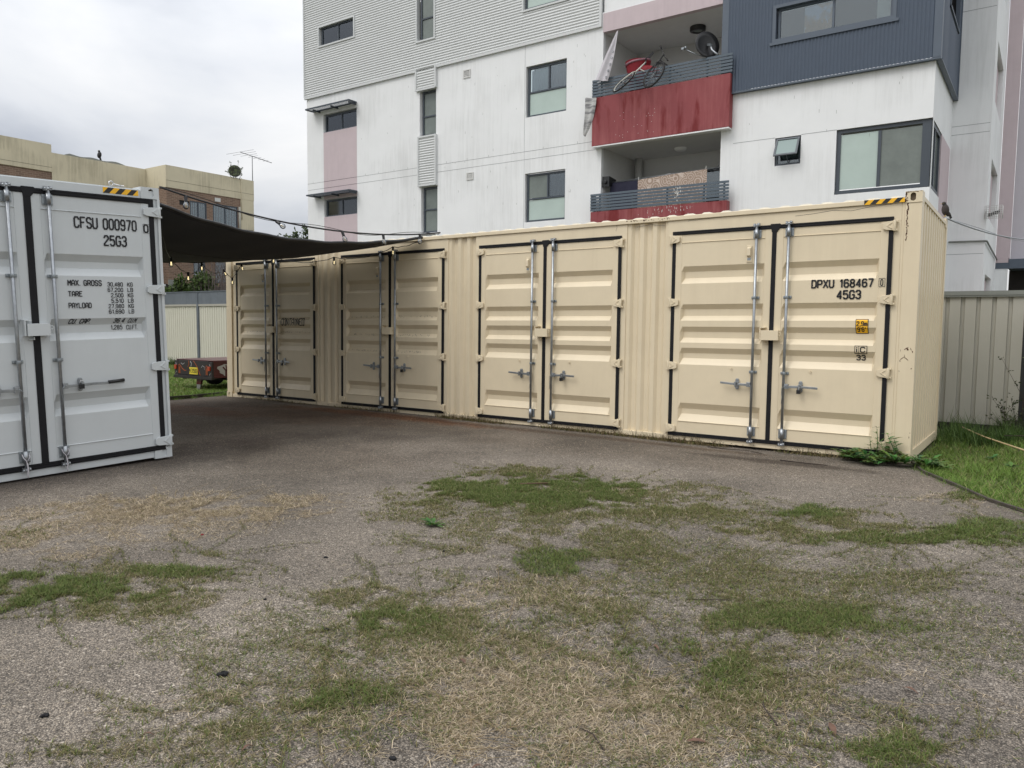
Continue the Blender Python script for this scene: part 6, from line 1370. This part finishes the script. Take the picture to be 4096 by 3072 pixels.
lawn(42000, right, .085, .0055, .5, GR, 'grass', 'long green lawn grass beside the right end of the beige container', tall)
def left():
    y = random.uniform(-1.05, 5.75); x = random.uniform(-14, -.34)
    # only a strip that can be seen past the grey container
    if x > -.38-.1*(y > .3) and y < .6: return None, None
    a = (x-CAMLOC.x)/(y-CAMLOC.y)
    if not -2.2 < a < -.9: return None, None
    return x, y
tall = [clump(random.uniform(-1.2, -.2), random.uniform(-.3, .9), .08, 50, .14, .009, GR[0], .4) for _ in range(26)]+[clump(random.uniform(-.42, -.28), random.uniform(-1, .3), .05, 50, .11, .008, GR[0], .5) for _ in range(16)]+[clump(random.uniform(-12.5, -9), 5.7, .1, 40, .3, .014, DK, .3) for _ in range(20)]
lawn(70000, left, .075, .011, .45, ((((.06, .125, .016), (.19, .30, .055))), GR[1]), 'grass', 'short green lawn round the trailer, seen past the grey container', tall)
# dry fringe at the foot of the containers
q = []
for _ in range(9000):
    x = random.uniform(.5, 12.0); d = nz(x, 0, .9, 4.)
    if (x > 5.6 or random.random() < .25) and d+random.uniform(-.3, .35) > 0: q.append((x, -.012-abs(random.gauss(0, .045)), gh(x, 0)))
fr_ = [blades(np.array(q), .060, .0055, ((.12, .09, .045), (.36, .28, .15)), .50, .6), blades(np.array(q[::3]), .045, .005, COLS['g'], .45), blades(np.array(q[::4]), .12, .0045, ((.06, .045, .03), (.2, .15, .08)), .3, .8)]
assemble(fr_, 'dry_fringe', 'dry wispy grass growing along the foot of the beige container')

# broad-leaved weeds
def rosette(name, loc, n, L_, w_, colr, label, rise=.35, lobes=5, cat='weed'):
    e_ = empty(name, loc, label, cat); Vv, Ff, Cc = [], [], []
    for k in range(n):
        a = random.uniform(0, 6.283); l_ = L_*random.uniform(.55, 1.1); t0 = Vector(loc)+Vector((random.gauss(0, .3)*L_*.2, random.gauss(0, .3)*L_*.2, 0)); d = Vector((math.cos(a), math.sin(a), 0)); s = Vector((-d.y, d.x, 0)); rs_ = random.uniform(.1, rise*2); col = [random.uniform(colr[0][i], colr[1][i]) for i in range(3)]
        m_ = lobes*2; base = len(Vv)
        for i in range(m_+1):
            t = i/m_; wd = w_*l_*(.25+math.sin(math.pi*min(1, t*1.02))**.8)*(1 if i % 2 == 0 else .45)*(1-.35*(t < .3)); c = t0+d*l_*t+Vector((0, 0, l_*(rs_*t-.55*rs_*t*t)+.006))
            Vv += [tuple(c-s*wd+Vector((0, 0, .02*l_))), tuple(c), tuple(c+s*wd+Vector((0, 0, .02*l_)))]; Cc += [col]*3
        for i in range(m_): b_ = base+3*i; Ff += [(b_, b_+1, b_+4, b_+3), (b_+1, b_+2, b_+5, b_+4)]
    fast('foliage', Vv, Ff, LEAF, e_, np.array(Cc)); return e_
rosette('weed', (9.63, -4.82, gh(9.63, -4.82)), 30, .10, .13, ((.04, .10, .02), (.11, .21, .05)), 'bright green dandelion-like weed alone on the gravel', .5)
WC = ((.07, .125, .035), (.17, .27, .085))
wd2 = empty('thistle_weed', (11.95, -.12, 0), 'leafy green weed climbing the foot of the right container post', 'weed')
def wl(loc, n, L_, w_, rise, up=0):
    e_ = rosette('foliage', loc, n, L_, w_, WC, None, rise, 4); ch = e_.children[0]; ch.parent = wd2; ch.location = -wd2.location; bpy.data.objects.remove(e_)
for _ in range(34): x = random.uniform(11.55, 12.42); wl((x, -.06-random.random()*.32*(1-.4*abs(x-12)), gh(x, -.2)+random.uniform(0, .07)), 10, .13, .22, .8)
for _ in range(8): wl((12.35+random.uniform(0, .2), random.uniform(-.25, .15), .02), 8, .11, .2, .4)
s_ = MB()
for (x, y, h) in ((11.86, -.07, .36), (11.80, -.08, .24), (12.02, -.07, .30), (12.07, -.10, .26), (11.93, -.09, .22)):
    P_ = [Vector((x, y, 0)), Vector((x+.02, y-.01, h*.5)), Vector((x+random.uniform(-.05, .05), y-.02, h))]; s_.tube(P_, [.006, .005, .003], 5)
    for k in range(7): t = k/6; q = P_[0].lerp(P_[2], t); wl(tuple(q), 4, .085 if x > 12 else .06, .26 if x > 12 else .16, .5)
s_.build('stems', mat('green_stem', (.06, .12, .03), .6), wd2)
for (x, y, L_, lab) in ((12.9, .8, .09, 'broad-leaved weed midway up the right lawn'), (13.1, .2, .08, 'broad-leaved weed nearest the camera in the right lawn'), (13.3, 1.3, .10, 'broad-leaved weed right of the pale cane'), (12.75, 2.2, .12, 'broad-leaved weed left of the pale cane'), (12.95, 2.55, .14, 'broad-leaved weed by the foot of the khaki fence')):
    rosette('weed', (x, y, gh(x, y)+.02), 14, L_, .26, ((.05, .12, .03), (.12, .22, .07)), lab, .6)['group'] = 'broad-leaved weeds in the right lawn'
# climbing weed by the black post
vn2 = empty('climbing_weed', (13.0, 3.1, 0), 'thin dark climbing weed against the khaki fence by the black post', 'weed'); s_ = MB(); tips = []
for k in range(12):
    x = random.uniform(12.88, 13.12); h = random.uniform(.25, .55) if k > 1 else random.uniform(1.0, 1.2); P_ = [Vector((x, 3.15, .05)), Vector((x+random.uniform(-.1, .1), 3.12, h*.5)), Vector((x+random.uniform(-.25, .12), 3.1, h))]; s_.tube(P_, [.006, .004, .002], 4); tips += [P_[1].lerp(P_[2], t) for t in (.4, .7, 1)]
s_.build('stems', M['twig'], vn2)
for q in tips: leaves(7, tuple(q), (.05, .03, .06), .035, (.03, .04, .02), (.08, .10, .04), 'foliage', LEAF, vn2)
# timber edging
ed_ = MB()
for (a, b) in zip(EDGE[:-1], EDGE[1:]):
    if a[1] < -8: break
    z0, z1 = gh(*a), gh(*b); ed_.bar((a[0]+.01, a[1], z0-.022), (b[0]+.01, b[1], z1-.022), .028, .10)
tag(ed_.build('timber_edging', M['wood'], None, .004), 'grey timber edging board between gravel and the right lawn', 'garden edging')
ed_ = MB(); ed_.bar((-.38, -1.2, -.02), (-.33, -.6, -.02), .03, .09); ed_.bar((-.33, -.6, -.02), (-.42, -.05, -.02), .03, .09); ed_.bar((-.42, -.05, -.02), (-.55, .4, -.02), .03, .09)
tag(ed_.build('timber_edging', M['wood'], None, .004), 'dark timber edging board between gravel and the trailer lawn', 'garden edging')
# cane in the grass
st_ = MB().tube([(12.45, 2.75, .13), (12.75, 2.0, .11), (13.05, 1.42, .10), (13.2, 1.1, .10)], .010, 6); tag(st_.build('cane', M['straw_mat'], None), 'pale yellow cane lying in the grass right of the beige container', 'cane')
st_ = MB().tube([(12.95, 2.2, .12), (13.5, 2.4, .14), (14.0, 2.5, .14)], .007, 6); tag(st_.build('cane', M['twig'], None), 'thin brown cane lying in the grass towards the black post', 'cane')
# small litter
def lump(x, y, s, label, grp='dark clods on the gravel', m='char', name='clod'):
    s *= .8
    b = MB(); z = gh(x, y); b.ell((x, y, z+s*.35), (s, s*.6, s*.45), 10, 7, Matrix.Rotation(random.uniform(0, 3), 3, 'Z')); b.ell((x+s*.5, y+s*.2, z+s*.3), (s*.5, s*.5, s*.35), 8, 5)
    b.v = [tuple(Vector(v)+Vector((random.gauss(0, 1), random.gauss(0, 1), random.gauss(0, .6)))*s*.09) for v in b.v]; tag(b.build(name, M[m], None), label, 'clod' if name == 'clod' else name, grp)
for x, y, s, lab in ((10.43, -7.14, .032, 'largest black clod, on gravel above the lower left grass patch'), (10.13, -7.74, .022, 'black clod on bare gravel at the lower left'), (11.48, -7.16, .018, 'black clod near the bottom edge, left of the dry grass'),
                     (12.19, -6.23, .018, 'flat black clod in the dry straw at right of centre'), (9.83, -6.47, .014, 'small black clod on open gravel left of centre'), (10.44, -6.56, .020, 'black clod at the left tip of the middle grass patch'),
                     (10.69, -6.69, .015, 'small black clod between the middle and lower grass patches'), (10.16, -5.14, .018, 'dark clod just below the bright green weed'), (10.09, -5.24, .015, 'thin dark clod left of the one below the bright green weed'), (9.53, -5.77, .018, 'dark brown clod alone on gravel left of the green weed')):
    lump(x, y, s, lab)
lump(8.37, -5.92, .016, 'small dark red fruit on the gravel by the left straw patch', 'red fruit on the ground', 'cloth_red', 'fruit')

def twig(pts, r, label, m='twig', name='twig', grp='twigs lying on the gravel'):
    P_ = [(x, y, gh(x, y)+.006+dz) for x, y, dz in pts]; tag(MB().tube(P_, [r*(1-.6*i/len(P_)) for i in range(len(P_))], 5).build(name, M[m], None), label, name, grp)
twig([(11.12, -7.02, 0), (11.05, -6.95, .006), (10.98, -6.9, 0)], .0035, 'dark twig below the lower left grass patch')
twig([(12.08, -6.68, 0), (12.0, -6.62, .008), (11.92, -6.6, 0)], .0035, 'dark forked twig in the straw near the bottom centre')
twig([(12.55, -6.15, 0), (12.47, -6.06, .01), (12.45, -6.0, 0)], .004, 'short dark stick in the straw at lower right')
twig([(10.0, -.16, 0), (10.25, -.22, .006), (10.5, -.2, .01), (10.7, -.28, 0)], .006, 'dark wavy twig at the foot of the fourth beige door')
twig([(11.0, -.62, 0), (11.3, -.68, .004), (11.5, -.66, 0)], .006, 'dark twig on the gravel near the leafy weed')
twig([(11.75, -5.1, 0), (11.95, -5.0, .008), (11.97, -4.98, 0)], .003, 'dark twig right of the middle olive patch')
twig([(9.42, -3.36, .012), (9.62, -3.20, .016)], .008, 'orange brown stick on the main green patch', 'leaf_dead', 'twig')
def dead_leaf(x, y, a, L_, label):
    b = MB(); z = gh(x, y)+.006; d = Vector((math.cos(a), math.sin(a), 0)); s = Vector((-d.y, d.x, 0)); P_ = []
    for i in range(7):
        t = i/6; wd = L_*.13*math.sin(math.pi*min(.98, t+.05)); c = Vector((x, y, z))+d*L_*t+Vector((0, 0, .012*math.sin(t*3.1))); P_ += [tuple(c-s*wd), tuple(c+Vector((0, 0, -.002))), tuple(c+s*wd)]
    b.add(P_, [(3*i, 3*i+1, 3*i+4, 3*i+3) for i in range(6)]+[(3*i+1, 3*i+2, 3*i+5, 3*i+4) for i in range(6)]); o = b.build('dead_leaf', M['leaf_dead'], None, fix=False); tag(o, label, 'leaf', 'dead leaves on the gravel')
for x, y, a, L_, lab in ((12.30, -6.45, .4, .085, 'long red-brown dead leaf in the straw at the bottom right'), (12.02, -6.95, 2.2, .06, 'brown dead leaf in the straw near the bottom edge, right of centre'), (11.75, -7.05, 1.0, .05, 'small curled dead leaf near the bottom edge at centre'),
                        (11.25, -6.45, 2.8, .06, 'pale brown dead leaf left of the big straw patch'), (12.9, -5.55, -.4, .07, 'brown dead leaf on the lower right green patch'), (12.6, -5.2, 1.2, .05, 'thin dead leaf above the lower right green patch'),
                        (12.75, -6.1, 2.0, .10, 'largest dead leaf, brown and split, at the lower right'), (11.0, -7.45, 1.5, .05, 'small orange-brown leaf at the lower left grass'), (10.6, -7.6, .7, .045, 'small tan leaf on bare gravel at the lower left'),
                        (11.9, -5.8, 2.6, .06, 'brown dead leaf in the upper part of the straw patch')):
    dead_leaf(x, y, a, L_, lab)
for o in bpy.data.objects:
    if '_local' in o: del o['_local']

ck = MB()
for P_ in (((9.6, 2.73), (9.9, 2.74), (10.2, 2.755), (10.4, 2.77)), ((10.9, 2.69), (11.1, 2.70), (11.3, 2.72), (11.5, 2.70), (11.7, 2.73), (11.9, 2.74)), ((8.60, 2.67), (8.615, 2.72), (8.60, 2.78)), ((8.9, 2.70), (9.1, 2.72), (9.3, 2.69)), ((3.6, 2.70), (3.9, 2.71), (4.2, 2.69))):
    for a, b in zip(P_[:-1], P_[1:]): ck.bar((a[0], -.0008, a[1]), (b[0], -.0008, b[1]), .0012, .0035, up=(0, 0, 1))
ck.build('paint_crack', M['twig'], bc)
